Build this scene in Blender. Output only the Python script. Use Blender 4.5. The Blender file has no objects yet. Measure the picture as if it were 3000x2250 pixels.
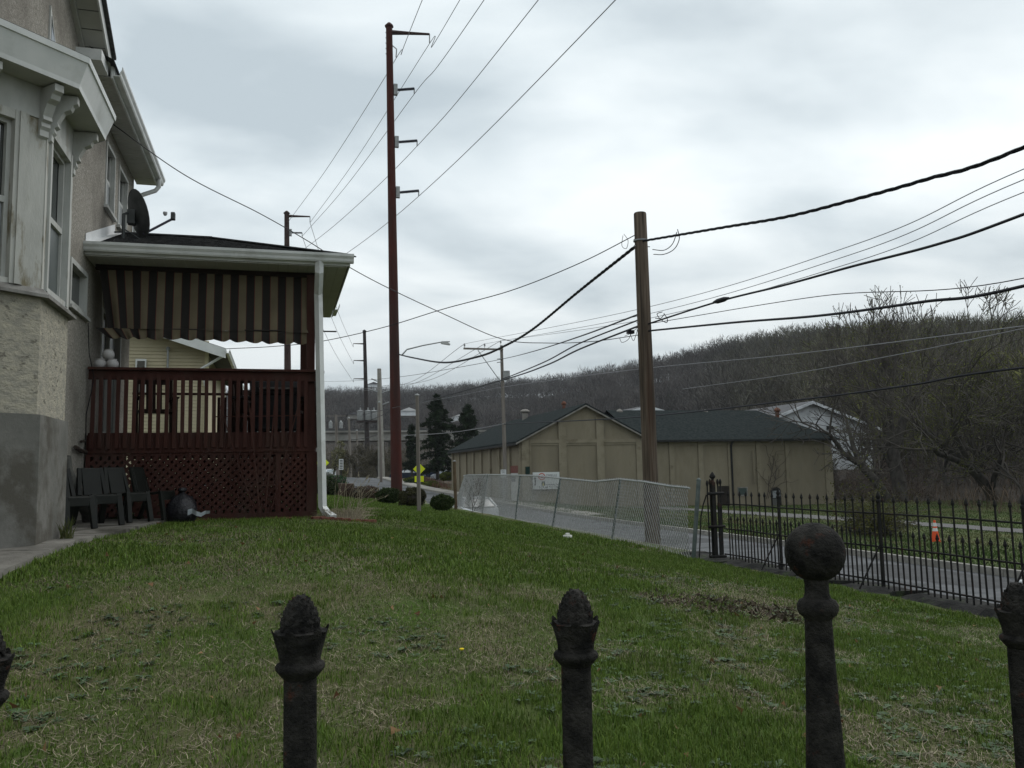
import bpy, bmesh, math, random
import numpy as np
from mathutils import Vector, Matrix, noise as mnoise
random.seed(7); rng = np.random.default_rng(11)
scene = bpy.context.scene
COL = scene.collection

# ------------------------------------------------------------------ camera
YAW = math.radians(15.4); PITCH = math.radians(5.87); ROLL = .0185; FPX = 2500.0
CAM = Vector((0, 0, 1.65)); ZUP = Vector((0, 0, 1))
_F0 = Vector((math.sin(YAW), math.cos(YAW), 0)); _R0 = Vector((math.cos(YAW), -math.sin(YAW), 0))
_F = _F0*math.cos(PITCH)+ZUP*math.sin(PITCH); _U0 = ZUP*math.cos(PITCH)-_F0*math.sin(PITCH)
_R = _R0*math.cos(ROLL)-_U0*math.sin(ROLL); _U = _U0*math.cos(ROLL)+_R0*math.sin(ROLL)
cam = bpy.data.cameras.new('camera'); camo = bpy.data.objects.new('camera', cam); COL.objects.link(camo)
cam.sensor_width = 36; cam.lens = FPX/3000*36; cam.clip_start = .05; cam.clip_end = 6000
camo.matrix_world = Matrix(((_R.x, _U.x, -_F.x, CAM.x), (_R.y, _U.y, -_F.y, CAM.y), (_R.z, _U.z, -_F.z, CAM.z), (0, 0, 0, 1)))
scene.camera = camo
scene.render.resolution_x = 1024; scene.render.resolution_y = 768
vs = scene.view_settings; vs.view_transform = 'Standard'; vs.look = 'None'; vs.gamma = 1; vs.exposure = .2; vs.use_curve_mapping = False

# ------------------------------------------------------------------ overcast sky
SUN_EL = math.radians(48); SUN_AZ = math.radians(60)      # azimuth from +y towards +x
world = bpy.data.worlds.new('World'); scene.world = world; world.use_nodes = True
nt = world.node_tree; nt.nodes.clear()
def N(nt, t, **kw):
    n = nt.nodes.new(t)
    for k, v in kw.items():
        if k in n.inputs: n.inputs[k].default_value = v
        else: setattr(n, k, v)
    return n
def build_sky():
    L = nt.links.new
    sky = N(nt, 'ShaderNodeTexSky', sky_type='NISHITA', sun_disc=False, sun_elevation=SUN_EL, sun_rotation=SUN_AZ, dust_density=3.0)
    skm = N(nt, 'ShaderNodeMix', data_type='RGBA', blend_type='MULTIPLY'); skm.inputs[0].default_value = 1
    skm.inputs[7].default_value = (.1, .1, .1, 1); L(sky.outputs[0], skm.inputs[6])
    tc = N(nt, 'ShaderNodeTexCoord'); sx = N(nt, 'ShaderNodeSeparateXYZ'); L(tc.outputs['Generated'], sx.inputs[0])
    def M(op, a, b=None):
        m = N(nt, 'ShaderNodeMath', operation=op)
        for i, v in enumerate((a, b)):
            if v is None: continue
            if isinstance(v, (int, float)): m.inputs[i].default_value = v
            else: L(v, m.inputs[i])
        return m.outputs[0]
    z = M('MAXIMUM', sx.outputs[2], 0.0)
    den = M('ADD', z, .20)
    cx = M('DIVIDE', sx.outputs[0], den); cy = M('DIVIDE', sx.outputs[1], den)
    cv = N(nt, 'ShaderNodeCombineXYZ'); L(cx, cv.inputs[0]); L(cy, cv.inputs[1]); cv.inputs[2].default_value = 42.1
    mp = N(nt, 'ShaderNodeMapping'); mp.inputs['Rotation'].default_value = (0, 0, .55); mp.inputs['Scale'].default_value = (1.0, 1.35, 1)
    L(cv.outputs[0], mp.inputs[0])
    n1 = N(nt, 'ShaderNodeTexNoise', Scale=1.55, Detail=8.0, Roughness=.47, Distortion=.2); L(mp.outputs[0], n1.inputs['Vector'])
    n2 = N(nt, 'ShaderNodeTexNoise', Scale=.42, Detail=3.0, Roughness=.5); L(mp.outputs[0], n2.inputs['Vector'])
    f = M('ADD', M('MULTIPLY', n1.outputs['Fac'], .62), M('MULTIPLY', n2.outputs['Fac'], .5))
    rp = N(nt, 'ShaderNodeValToRGB'); L(f, rp.inputs[0])
    e = rp.color_ramp.elements
    e[0].position = .43; e[0].color = (.49, .565, .61, 1)
    e[1].position = .64; e[1].color = (.91, .97, .985, 1)
    m = e.new(.53); m.color = (.69, .765, .80, 1)
    # overcast skies are dimmer towards the horizon, all the way round
    hz = M('MINIMUM', M('ADD', M('MULTIPLY', z, .95), .69), 1.0)
    hc = N(nt, 'ShaderNodeMix', data_type='RGBA', blend_type='MULTIPLY'); hc.inputs[0].default_value = 1
    L(rp.outputs[0], hc.inputs[6]); L(hz, hc.inputs[7])
    mx = N(nt, 'ShaderNodeMix', data_type='RGBA'); mx.inputs[0].default_value = .95
    L(skm.outputs[2], mx.inputs[6]); L(hc.outputs[2], mx.inputs[7])
    bg = N(nt, 'ShaderNodeBackground', Strength=1.0); L(mx.outputs[2], bg.inputs[0])
    out = N(nt, 'ShaderNodeOutputWorld'); L(bg.outputs[0], out.inputs[0])
build_sky()
sun = bpy.data.lights.new('sun', 'SUN'); sun.energy = 1.3; sun.angle = math.radians(50); sun.color = (1, .97, .93)
suno = bpy.data.objects.new('sun', sun); COL.objects.link(suno)
sd = Vector((math.sin(SUN_AZ)*math.cos(SUN_EL), math.cos(SUN_AZ)*math.cos(SUN_EL), math.sin(SUN_EL)))
suno.rotation_euler = sd.to_track_quat('Z', 'Y').to_euler()

# ------------------------------------------------------------------ surveying: pixel of the photograph -> point on a known plane
def _ray(px, py): return _F+_R*((px-1500)/FPX)+_U*((1125-py)/FPX)
def on(ax, v, px, py):
    d = _ray(px, py); return CAM+d*((v-CAM[ax])/d[ax])
def PX(v, px, py): return on(0, v, px, py)
def PY(v, px, py): return on(1, v, px, py)
def PZ(v, px, py): return on(2, v, px, py)

# ------------------------------------------------------------------ materials
MATS = {}
def mat(name, c1, c2=None, scale=6.0, rough=.8, bump=0.0, bscale=None, detail=5.0, metal=0.0, c3=None, s3=1.0, t3=(.5, .62), lo=.35, hi=.65, stretch=(1, 1, 1), spec=.13, attr=None, coord='pos'):
    if name in MATS: return MATS[name]
    m = bpy.data.materials.new(name); m.use_nodes = True; MATS[name] = m
    t = m.node_tree; b = t.nodes['Principled BSDF']; L = t.links.new
    b.inputs['Roughness'].default_value = rough; b.inputs['Metallic'].default_value = metal; b.inputs['Specular IOR Level'].default_value = spec
    if coord == 'pos': src = N(t, 'ShaderNodeNewGeometry').outputs['Position']
    else: src = N(t, 'ShaderNodeTexCoord').outputs['Object']
    mp = N(t, 'ShaderNodeMapping'); mp.inputs['Scale'].default_value = stretch; L(src, mp.inputs[0])
    c1 = tuple(c1)+(1,); col = None
    if c2 is not None:
        n = N(t, 'ShaderNodeTexNoise', Scale=scale, Detail=detail, Roughness=.6); L(mp.outputs[0], n.inputs['Vector'])
        r = N(t, 'ShaderNodeValToRGB'); L(n.outputs['Fac'], r.inputs[0])
        r.color_ramp.elements[0].position = lo; r.color_ramp.elements[0].color = c1
        r.color_ramp.elements[1].position = hi; r.color_ramp.elements[1].color = tuple(c2)+(1,)
        col = r.outputs[0]
    if attr:
        a = N(t, 'ShaderNodeVertexColor', layer_name=attr)
        if col is None: col = a.outputs[0]
        else:
            mx = N(t, 'ShaderNodeMix', data_type='RGBA', blend_type='MULTIPLY'); mx.inputs[0].default_value = 1
            L(a.outputs[0], mx.inputs[6]); L(col, mx.inputs[7]); col = mx.outputs[2]
    if c3 is not None:
        n3 = N(t, 'ShaderNodeTexNoise', Scale=s3, Detail=6.0, Roughness=.65); L(mp.outputs[0], n3.inputs['Vector'])
        r3 = N(t, 'ShaderNodeMapRange'); r3.inputs[1].default_value = t3[0]; r3.inputs[2].default_value = t3[1]; L(n3.outputs['Fac'], r3.inputs[0])
        mx = N(t, 'ShaderNodeMix', data_type='RGBA'); L(r3.outputs[0], mx.inputs[0])
        if col is None: mx.inputs[6].default_value = c1
        else: L(col, mx.inputs[6])
        mx.inputs[7].default_value = tuple(c3)+(1,); col = mx.outputs[2]
    if col is None: b.inputs['Base Color'].default_value = c1
    else: L(col, b.inputs['Base Color'])
    if bump:
        nb = N(t, 'ShaderNodeTexNoise', Scale=bscale or scale*4, Detail=4.0, Roughness=.65); L(mp.outputs[0], nb.inputs['Vector'])
        bm_ = N(t, 'ShaderNodeBump', Strength=bump, Distance=.02); L(nb.outputs['Fac'], bm_.inputs['Height']); L(bm_.outputs[0], b.inputs['Normal'])
    return m
def glass(name, tint=(.02, .025, .025), rough=.05):
    if name in MATS: return MATS[name]
    m = bpy.data.materials.new(name); m.use_nodes = True; MATS[name] = m
    b = m.node_tree.nodes['Principled BSDF']; b.inputs['Base Color'].default_value = tuple(tint)+(1,)
    b.inputs['Roughness'].default_value = rough; b.inputs['Specular IOR Level'].default_value = .9; b.inputs['IOR'].default_value = 2.1
    return m

# ------------------------------------------------------------------ mesh helpers
ORG = {}
class MB:
    def __init__(s): s.v = []; s.f = []
    def quad(s, *p):
        n = len(s.v); s.v += [tuple(q) for q in p]; s.f.append(tuple(range(n, n+len(p)))); return s
    def box(s, x0, x1, y0, y1, z0, z1):
        n = len(s.v)
        s.v += [(x0, y0, z0), (x1, y0, z0), (x1, y1, z0), (x0, y1, z0), (x0, y0, z1), (x1, y0, z1), (x1, y1, z1), (x0, y1, z1)]
        s.f += [(n+a, n+b, n+c, n+d) for a, b, c, d in ((3, 2, 1, 0), (4, 5, 6, 7), (0, 1, 5, 4), (1, 2, 6, 5), (2, 3, 7, 6), (3, 0, 4, 7))]
        return s
    def bar(s, p0, p1, w, h, up=(0, 0, 1)):
        p0 = Vector(p0); p1 = Vector(p1); d = (p1-p0).normalized(); u = Vector(up)
        if abs(d.dot(u)) > .98: u = Vector((0, 1, 0))
        a = d.cross(u).normalized()*(w/2); b = a.cross(d).normalized()*(h/2); n = len(s.v)
        for p in (p0, p1): s.v += [tuple(p-a-b), tuple(p+a-b), tuple(p+a+b), tuple(p-a+b)]
        s.f += [(n+3, n+2, n+1, n), (n+4, n+5, n+6, n+7)]+[(n+i, n+(i+1) % 4, n+4+(i+1) % 4, n+4+i) for i in range(4)]
        return s
    def tube(s, pts, rad, k=8, cap=True):
        pts = [Vector(p) for p in pts]
        if not hasattr(rad, '__len__'): rad = [rad]*len(pts)
        n0 = len(s.v); ref = None
        for i, p in enumerate(pts):
            d = (pts[min(i+1, len(pts)-1)]-pts[max(i-1, 0)])
            d = d.normalized() if d.length > 1e-9 else Vector((0, 0, 1))
            if ref is None:
                u = Vector((0, 0, 1)) if abs(d.z) < .9 else Vector((1, 0, 0)); a = d.cross(u).normalized()
            else:
                a = ref-d*ref.dot(d); a = a.normalized() if a.length > 1e-6 else d.orthogonal().normalized()
            ref = a; b = d.cross(a)
            for j in range(k):
                t = 2*math.pi*j/k; s.v.append(tuple(p+(a*math.cos(t)+b*math.sin(t))*rad[i]))
        for i in range(len(pts)-1):
            for j in range(k):
                q = n0+i*k; s.f.append((q+j, q+(j+1) % k, q+k+(j+1) % k, q+k+j))
        if cap and k > 2:
            s.f.append(tuple(n0+j for j in range(k-1, -1, -1))); q = n0+(len(pts)-1)*k; s.f.append(tuple(q+j for j in range(k)))
        return s
    def lathe(s, prof, c=(0, 0, 0), k=20, fn=None):
        n0 = len(s.v)
        for i, (r, z) in enumerate(prof):
            for j in range(k):
                t = 2*math.pi*j/k; rr, zz = (fn(r, z, t) if fn else (r, z))
                s.v.append((c[0]+rr*math.cos(t), c[1]+rr*math.sin(t), c[2]+zz))
        for i in range(len(prof)-1):
            for j in range(k):
                q = n0+i*k; s.f.append((q+j, q+(j+1) % k, q+k+(j+1) % k, q+k+j))
        s.f.append(tuple(n0+j for j in range(k-1, -1, -1))); q = n0+(len(prof)-1)*k; s.f.append(tuple(q+j for j in range(k)))
        return s
    def prism(s, poly, ax, a0, a1):
        """poly of 2-D points extruded along axis ax (0 x, 1 y, 2 z)"""
        def P(p, a):
            return ((a, p[0], p[1]), (p[0], a, p[1]), (p[0], p[1], a))[ax]
        n = len(s.v); m = len(poly)
        s.v += [P(p, a0) for p in poly]+[P(p, a1) for p in poly]
        s.f += [tuple(range(n+m-1, n-1, -1)), tuple(range(n+m, n+2*m))]+[(n+i, n+(i+1) % m, n+m+(i+1) % m, n+m+i) for i in range(m)]
        return s
    def mesh(s, name, m, off=(0, 0, 0), smooth=False):
        me = bpy.data.meshes.new(name)
        v = np.array(s.v, dtype=float)-np.array(off)
        me.from_pydata(v.tolist(), [], s.f); me.materials.append(m)
        bm = bmesh.new(); bm.from_mesh(me); bmesh.ops.recalc_face_normals(bm, faces=bm.faces); bm.to_mesh(me); bm.free()
        if smooth:
            me.polygons.foreach_set('use_smooth', [True]*len(me.polygons))
            try: me.set_sharp_from_angle(angle=math.radians(42))
            except Exception: pass
        return me
    def build(s, name, m, parent=None, smooth=False, bevel=0):
        off = ORG.get(parent.name, (0, 0, 0)) if parent else (0, 0, 0)
        me = s.mesh(name, m, off, smooth); o = bpy.data.objects.new(name, me); COL.objects.link(o)
        if parent: o.parent = parent; ORG[o.name] = off
        if bevel:
            b = o.modifiers.new('bevel', 'BEVEL'); b.width = bevel; b.segments = 2; b.limit_method = 'ANGLE'
        return o
def tag(o, label=None, cat=None, group=None, kind=None):
    if label: o['label'] = label
    if cat: o['category'] = cat
    if group: o['group'] = group
    if kind: o['kind'] = kind
    return o
def thing(name, label, cat, loc=(0, 0, 0), group=None, rz=0):
    o = bpy.data.objects.new(name, None); COL.objects.link(o); o.location = loc; o.rotation_euler = (0, 0, rz)
    o.empty_display_size = .2; ORG[o.name] = tuple(loc); return tag(o, label, cat, group)
def piece(name, me, parent, loc=(0, 0, 0), rot=(0, 0, 0), scale=(1, 1, 1)):
    o = bpy.data.objects.new(name, me); COL.objects.link(o); off = ORG.get(parent.name, (0, 0, 0))
    o.parent = parent; o.location = Vector(loc)-Vector(off); o.rotation_euler = rot; o.scale = scale; ORG[o.name] = off
    return o
def copy_tree(o, parent=None):
    c = o.copy(); COL.objects.link(c); c.parent = parent
    for ch in list(o.children): copy_tree(ch, c)
    return c
def np_mesh(name, V, F, m, parent=None, col=None, smooth=False):
    """V (n,3), F (m,3) numpy triangles, col (n,3)"""
    V = np.asarray(V, dtype=np.float32); F = np.asarray(F, dtype=np.int32)
    off = ORG.get(parent.name, (0, 0, 0)) if parent else (0, 0, 0)
    V = V-np.array(off, dtype=np.float32)
    me = bpy.data.meshes.new(name); k = F.shape[1]
    me.vertices.add(len(V)); me.vertices.foreach_set('co', V.ravel())
    me.loops.add(F.size); me.loops.foreach_set('vertex_index', F.ravel())
    me.polygons.add(len(F)); me.polygons.foreach_set('loop_start', np.arange(0, F.size, k, dtype=np.int32)); me.polygons.foreach_set('loop_total', np.full(len(F), k, dtype=np.int32))
    me.update(calc_edges=True); me.validate()
    if col is not None:
        ca = me.color_attributes.new('col', 'FLOAT_COLOR', 'POINT'); c4 = np.ones((len(V), 4), dtype=np.float32); c4[:, :3] = col
        ca.data.foreach_set('color', c4.ravel())
    if smooth: me.polygons.foreach_set('use_smooth', [True]*len(F))
    me.materials.append(m); o = bpy.data.objects.new(name, me); COL.objects.link(o)
    if parent: o.parent = parent; ORG[o.name] = off
    return o
def sstep(a, b, x):
    t = np.clip((np.asarray(x, dtype=float)-a)/(b-a), 0, 1); return t*t*(3-2*t)
def vnoise(x, y, s, seed=0):
    """cheap smooth value noise on arrays"""
    x = np.asarray(x, dtype=float)/s+seed*17.3; y = np.asarray(y, dtype=float)/s-seed*9.1
    xi = np.floor(x).astype(np.int64); yi = np.floor(y).astype(np.int64); fx = x-xi; fy = y-yi; fx = fx*fx*(3-2*fx); fy = fy*fy*(3-2*fy)
    def h(a, b):
        n = (a*374761393+b*668265263+seed*362437) & 0x7fffffff; n = ((n ^ (n >> 13))*1274126177) & 0x7fffffff; return ((n ^ (n >> 16)) & 0xffff)/65535.
    return (h(xi, yi)*(1-fx)+h(xi+1, yi)*fx)*(1-fy)+(h(xi, yi+1)*(1-fx)+h(xi+1, yi+1)*fx)*fy
# ================================================================== THE GROUND
def lawn_z(x, y):
    x = np.asarray(x, dtype=float); y = np.asarray(y, dtype=float)
    top = .52+.48*sstep(2.5, 9.5, y)
    top = top-.15*sstep(28, 46, y)
    f = sstep(.2, 7.6, x)*.55+np.clip((x-.6)/6.8, 0, 1)*.45
    z = top+(.08-.06*sstep(15.5, 14, y)-top)*f
    return z+.035*(vnoise(x, y, 1.3, 1)-.5)+.02*(vnoise(x, y, .35, 2)-.5)
def road_z(y): return -.9+2.1*sstep(42, 125, y)
def road_dx(y): return -3.1*sstep(50, 95, y)-6*sstep(110, 240, y)
AZ = np.array([-40, -12, 2.9, 10.8, 17.7, 24.6, 29, 33.4, 41.4, 46.8, 60, 80.]); EL = np.array([9.0, 9.5, 9.9, 10.4, 11.0, 12.5, 13.8, 14.7, 14.6, 14.0, 13.6, 13.])/100
RR = np.array([640, 640, 640, 620, 560, 480, 430, 390, 370, 370, 380, 380.])
def terrain_z(x, y):
    x = np.asarray(x, dtype=float); y = np.asarray(y, dtype=float)
    r = np.hypot(x, y); az = np.degrees(np.arctan2(x, y))
    dx = road_dx(y); xr = x-dx
    rz = road_z(y)
    flat = -1.0-.6*sstep(17, 30, x)+1.9*sstep(88, 118, y)*(1-.6*sstep(30, 60, x))
    near = np.where(y < 48, lawn_z(np.clip(x, -12, 7.6), y)-.35, .35+.9*sstep(60, 110, y))
    z = np.where(xr < 8.4, near, np.where(xr < 17.6, rz-.22, flat+(rz-.22-flat)*(1-sstep(17.6, 27, xr))*sstep(40, 70, y)))
    elr = np.interp(az, AZ, EL); R = np.interp(az, AZ, RR); ridge = elr*R-11.5
    r0 = np.interp(az, [-40, 10, 20, 30, 45, 80], [230, 230, 190, 110, 75, 70])
    t = np.clip((r-r0)/(R-r0), 0, 1.25)
    s = np.where(t < 1, .35*t+.65*t*t*(3-2*t), 1-.5*np.clip(t-1, 0, 1)**2*2)
    front = sstep(-5, 20, y)
    z = z+(ridge-z)*s*front
    z = z+(vnoise(x, y, 60, 5)-.5)*6*sstep(150, 300, r)
    return z
def grid_mesh(name, xs, ys, fn, m, smooth=True):
    X, Y = np.meshgrid(xs, ys); Z = fn(X, Y); V = np.stack([X, Y, Z], -1).reshape(-1, 3); nx, ny = len(xs), len(ys)
    i = np.arange(nx-1)[None, :]+np.arange(ny-1)[:, None]*nx; i = i.ravel()
    return np_mesh(name, V, np.stack([i, i+1, i+1+nx, i+nx], -1), m, smooth=smooth)
m_soil = mat('lawn_soil', (.055, .070, .020), (.12, .105, .060), scale=1.4, rough=.95, bump=.6, bscale=60, c3=(.050, .085, .014), s3=.9, t3=(.44, .6), lo=.32, hi=.68, detail=10)
m_terr = mat('far_ground', (.050, .060, .022), (.12, .105, .060), scale=.35, rough=.95, bump=.4, bscale=8, c3=(.07, .055, .04), s3=.05, t3=(.47, .58), detail=9)
xs = np.concatenate([np.arange(-14, -3, 1.0), np.arange(-3, 7.71, .13)]); ys = np.concatenate([np.arange(-4, 16, .13), np.arange(16, 49, .6)])
tag(grid_mesh('lawn', xs, ys, lawn_z, m_soil), kind='structure')
xs = np.concatenate([np.arange(-700, -60, 40), np.arange(-60, -10, 5), np.arange(-10, 40, .9), np.arange(40, 120, 4), np.arange(120, 1100, 22)])
ys = np.concatenate([np.arange(-300, -10, 40), np.arange(-10, 130, 1.5), np.arange(130, 300, 6), np.arange(300, 1100, 22)])
gr_ = tag(grid_mesh('ground', xs, ys, terrain_z, m_terr), kind='structure')
gr_.data.materials.append(mat('leaf_litter_floor', (.030, .026, .022), (.058, .048, .039), scale=.12, rough=.95, bump=.5, bscale=2, detail=9))
_c = np.zeros(len(gr_.data.polygons)*3, dtype=np.float32); gr_.data.polygons.foreach_get('center', _c); _c = _c.reshape(-1, 3); _r = np.hypot(_c[:, 0], _c[:, 1]); _az = np.degrees(np.arctan2(_c[:, 0], _c[:, 1]))
gr_.data.polygons.foreach_set('material_index', ((_r > np.interp(_az, [-40, 10, 20, 30, 38, 44, 80], [225, 225, 190, 112, 78, 62, 55])+25*(vnoise(_c[:, 0], _c[:, 1], 30, 9)-.5)) & (_c[:, 1] > 5)).astype(np.int32))

m_asph = mat('asphalt', (.072, .076, .081), (.12, .124, .13), scale=2.2, rough=.85, bump=.25, bscale=120, c3=(.052, .055, .057), s3=.35, t3=(.5, .6), detail=9)
m_conc = mat('concrete', (.22, .21, .19), (.33, .31, .28), scale=2.0, rough=.9, bump=.3, bscale=40, c3=(.13, .125, .11), s3=.8, t3=(.5, .68), detail=9)
m_gravel = mat('gravel', (.075, .074, .073), (.17, .165, .16), scale=14, rough=.95, bump=.8, bscale=50, detail=8)
def strip(name, x0, x1, y0, y1, dz, m, step=1.5, th=.25, ncross=1):
    ys = np.arange(y0, y1+.01, step); b = MB()
    for i in range(len(ys)-1):
        ya, yb = ys[i], ys[i+1]; da, db = float(road_dx(ya)), float(road_dx(yb)); za, zb = float(road_z(ya))+dz, float(road_z(yb))+dz
        b.quad((x0+da, ya, za), (x1+da, ya, za), (x1+db, yb, zb), (x0+db, yb, zb))
        for x in (x0, x1): b.quad((x+da, ya, za-th), (x+da, ya, za), (x+db, yb, zb), (x+db, yb, zb-th))
    return b.build(name, m)
tag(strip('road', 8.75, 15.8, -20, 235, 0, m_asph), kind='structure')
road_ = bpy.data.objects['road']
m_patch = mat('tar_patch', (.040, .042, .044), (.062, .064, .067), scale=3, rough=.8, bump=.2, bscale=90)
for (xa, xb, ya, yb) in ((9.6, 11.0, 19.5, 23.0), (12.2, 15.2, 27, 29.2), (13.6, 15.5, 14.5, 19.2), (9.2, 10.1, 31, 36), (11.6, 12.9, 50, 55)):
    b = MB(); n = 14; e = [(xa+(xb-xa)*(.5+.5*math.cos(t)*(1 if abs(math.cos(t)) > .3 else .9))+random.uniform(-.06, .06), ya+(yb-ya)*(.5+.5*max(-1, min(1, 1.35*math.sin(t))))+random.uniform(-.05, .05)) for t in np.linspace(0, 6.283, n, endpoint=False)]
    b.quad(*[(p[0], p[1], float(road_z(p[1]))+.004) for p in e]); b.build('tar_patch', m_patch, road_)
for k in range(9):
    x = random.uniform(9.2, 15.2); y = random.uniform(12, 40); P = []
    for i in range(9): P.append((x, y)); x += random.uniform(-.22, .22); y += random.uniform(.25, .7); x = min(15.5, max(8.95, x))
    b = MB()
    for i in range(8):
        (xa, ya), (xb, yb) = P[i], P[i+1]; w_ = .022; b.quad((xa-w_, ya, float(road_z(ya))+.006), (xa+w_, ya, float(road_z(ya))+.006), (xb+w_, yb, float(road_z(yb))+.006), (xb-w_, yb, float(road_z(yb))+.006))
    b.build('sealed_crack', m_patch, road_)
tag(strip('near_pavement', 8.05, 8.6, -20, 62, .1, m_conc), kind='structure')
def kerbline(name, x0, x1, y0, y1, dz):
    root = bpy.data.objects.new(name, None); COL.objects.link(root); tag(root, kind='structure'); ORG[root.name] = (0, 0, 0)
    y = y0
    while y < y1:
        L = min(2.4, y1-y); da, db = float(road_dx(y)), float(road_dx(y+L)); za, zb = float(road_z(y)), float(road_z(y+L)); b = MB(); n = 0
        j = random.uniform(-.012, .012)
        b.v += [(x0+da+j, y+.012, za-.3), (x1+da, y+.012, za-.3), (x1+db, y+L-.012, zb-.3), (x0+db+j, y+L-.012, zb-.3), (x0+da+.03+j, y+.012, za+dz), (x1+da, y+.012, za+dz), (x1+db, y+L-.012, zb+dz), (x0+db+.03+j, y+L-.012, zb+dz)]
        b.f += [(4, 5, 6, 7), (0, 1, 5, 4), (1, 2, 6, 5), (2, 3, 7, 6), (3, 0, 4, 7)]
        b.build('kerb_stone', m_kerb, root); y += L
m_kerb = mat('kerb_stone', (.17, .165, .15), (.27, .26, .235), scale=5, rough=.9, bump=.3, bscale=40, detail=8)
kerbline('far_kerb', 15.8, 16.0, 4, 110, .16)
kerbline('near_kerb', 8.6, 8.745, 4, 62, .13)
# pavement slabs on the far side, along the warehouse and up the hill
pav = bpy.data.objects.new('far_pavement', None); COL.objects.link(pav); tag(pav, kind='structure'); ORG[pav.name] = (0, 0, 0)
y = 44.0
while y < 116:
    L = 1.7; da, db = float(road_dx(y)), float(road_dx(y+L)); za, zb = float(road_z(y))+.14, float(road_z(y+L))+.14; b = MB(); e = random.uniform(-.01, .015)
    b.v += [(16.15+da, y+.02, za+e), (17.35+da, y+.02, za+e), (17.35+db, y+L-.02, zb+e), (16.15+db, y+L-.02, zb+e), (16.15+da, y+.02, za-.3), (17.35+da, y+.02, za-.3), (17.35+db, y+L-.02, zb-.3), (16.15+db, y+L-.02, zb-.3)]
    b.f += [(0, 1, 2, 3), (4, 5, 1, 0), (5, 6, 2, 1), (6, 7, 3, 2), (7, 4, 0, 3)]
    b.build('paving_slab', m_conc, pav); y += L
# far verge (grass between kerb and gravel drive), gravel drive, and meadow in front of the warehouse
m_verge = mat('verge_grass', (.035, .062, .014), (.085, .092, .034), scale=1.1, rough=.95, bump=.7, bscale=25, c3=(.13, .115, .07), s3=.6, t3=(.56, .7), detail=10)
def vz(x, y): return np.minimum(-.80-.32*sstep(16.5, 24, x)-.33*sstep(24, 40, x), 9)+.05*(vnoise(x, y, 2.2, 3)-.5)+(road_z(y)+.9)*(1-sstep(17, 24, x))
tag(grid_mesh('verge', np.arange(16.0, 62, .6), np.arange(4, 61, .8), vz, m_verge), kind='structure')
def drv(x0, x1, y0, y1):
    b = MB(); n = 40
    for i in range(n):
        t0, t1 = i/n, (i+1)/n
        def e(t):
            y = y0+(y1-y0)*t; c = 27.6-.06*(y-34)+(2.2*math.sin(t*3.1)); w = 1.5+.25*math.sin(t*11); return c-w, c+w, y
        a0, a1, ya = e(t0); b0, b1, yb = e(t1); k = 6
        for j in range(k):
            u0, u1 = j/k, (j+1)/k
            p = [(a0+(a1-a0)*u0, ya), (a0+(a1-a0)*u1, ya), (b0+(b1-b0)*u1, yb), (b0+(b1-b0)*u0, yb)]
            b.quad(*[(q[0], q[1], float(vz(q[0], q[1]))+.03) for q in p])
    return b.build('gravel_drive', m_gravel, smooth=True)
tag(drv(0, 0, 8, 59), kind='structure')

# stone edging under the iron fence + retaining face to the road
m_stone = mat('dark_stone', (.011, .0115, .0115), (.036, .035, .033), scale=5, rough=.9, bump=.8, bscale=18, c3=(.045, .06, .03), s3=3, t3=(.55, .68), detail=9)
rw = thing('retaining_wall', 'low wall of rough dark stones under the black iron fence', 'wall', (7.7, 8, 0))
y = 2.0
while y < 14.6:
    L = random.uniform(.55, 1.25); x0 = 6.98+random.uniform(0, .2); b = MB(); nn = 5; top = random.uniform(.04, .085)
    for i in range(nn+1):
        yy = y+.02+(L-.04)*i/nn; j = lambda s: random.uniform(-s, s); rr_ = .12*abs(2*i/nn-1)**2
        b.v += [(x0+rr_+j(.05), yy, -.1), (x0+rr_+.05+j(.05), yy, top-.04+j(.04)), (x0+.3+j(.1), yy, top+.015+j(.04)), (7.86+j(.02), yy, top+.01+j(.015)), (7.93+j(.02), yy, -.25), (7.9, yy, -1.05)]
    for i in range(nn):
        for k in range(5):
            q = i*6+k; b.f.append((q, q+1, q+7, q+6))
    b.f += [(5, 4, 3, 2, 1, 0), tuple(nn*6+k for k in range(6))]
    b.build('stone', m_stone, rw, smooth=False); y += L
rw2 = tag(MB().box(7.62, 7.98, 14.6, 48, -1.1, .03).build('concrete_wall', mat('old_concrete', (.14, .135, .12), (.24, .23, .2), scale=3, bump=.4, bscale=30), bevel=.02), 'weathered concrete retaining wall under the chain link fence', 'wall')

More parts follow.
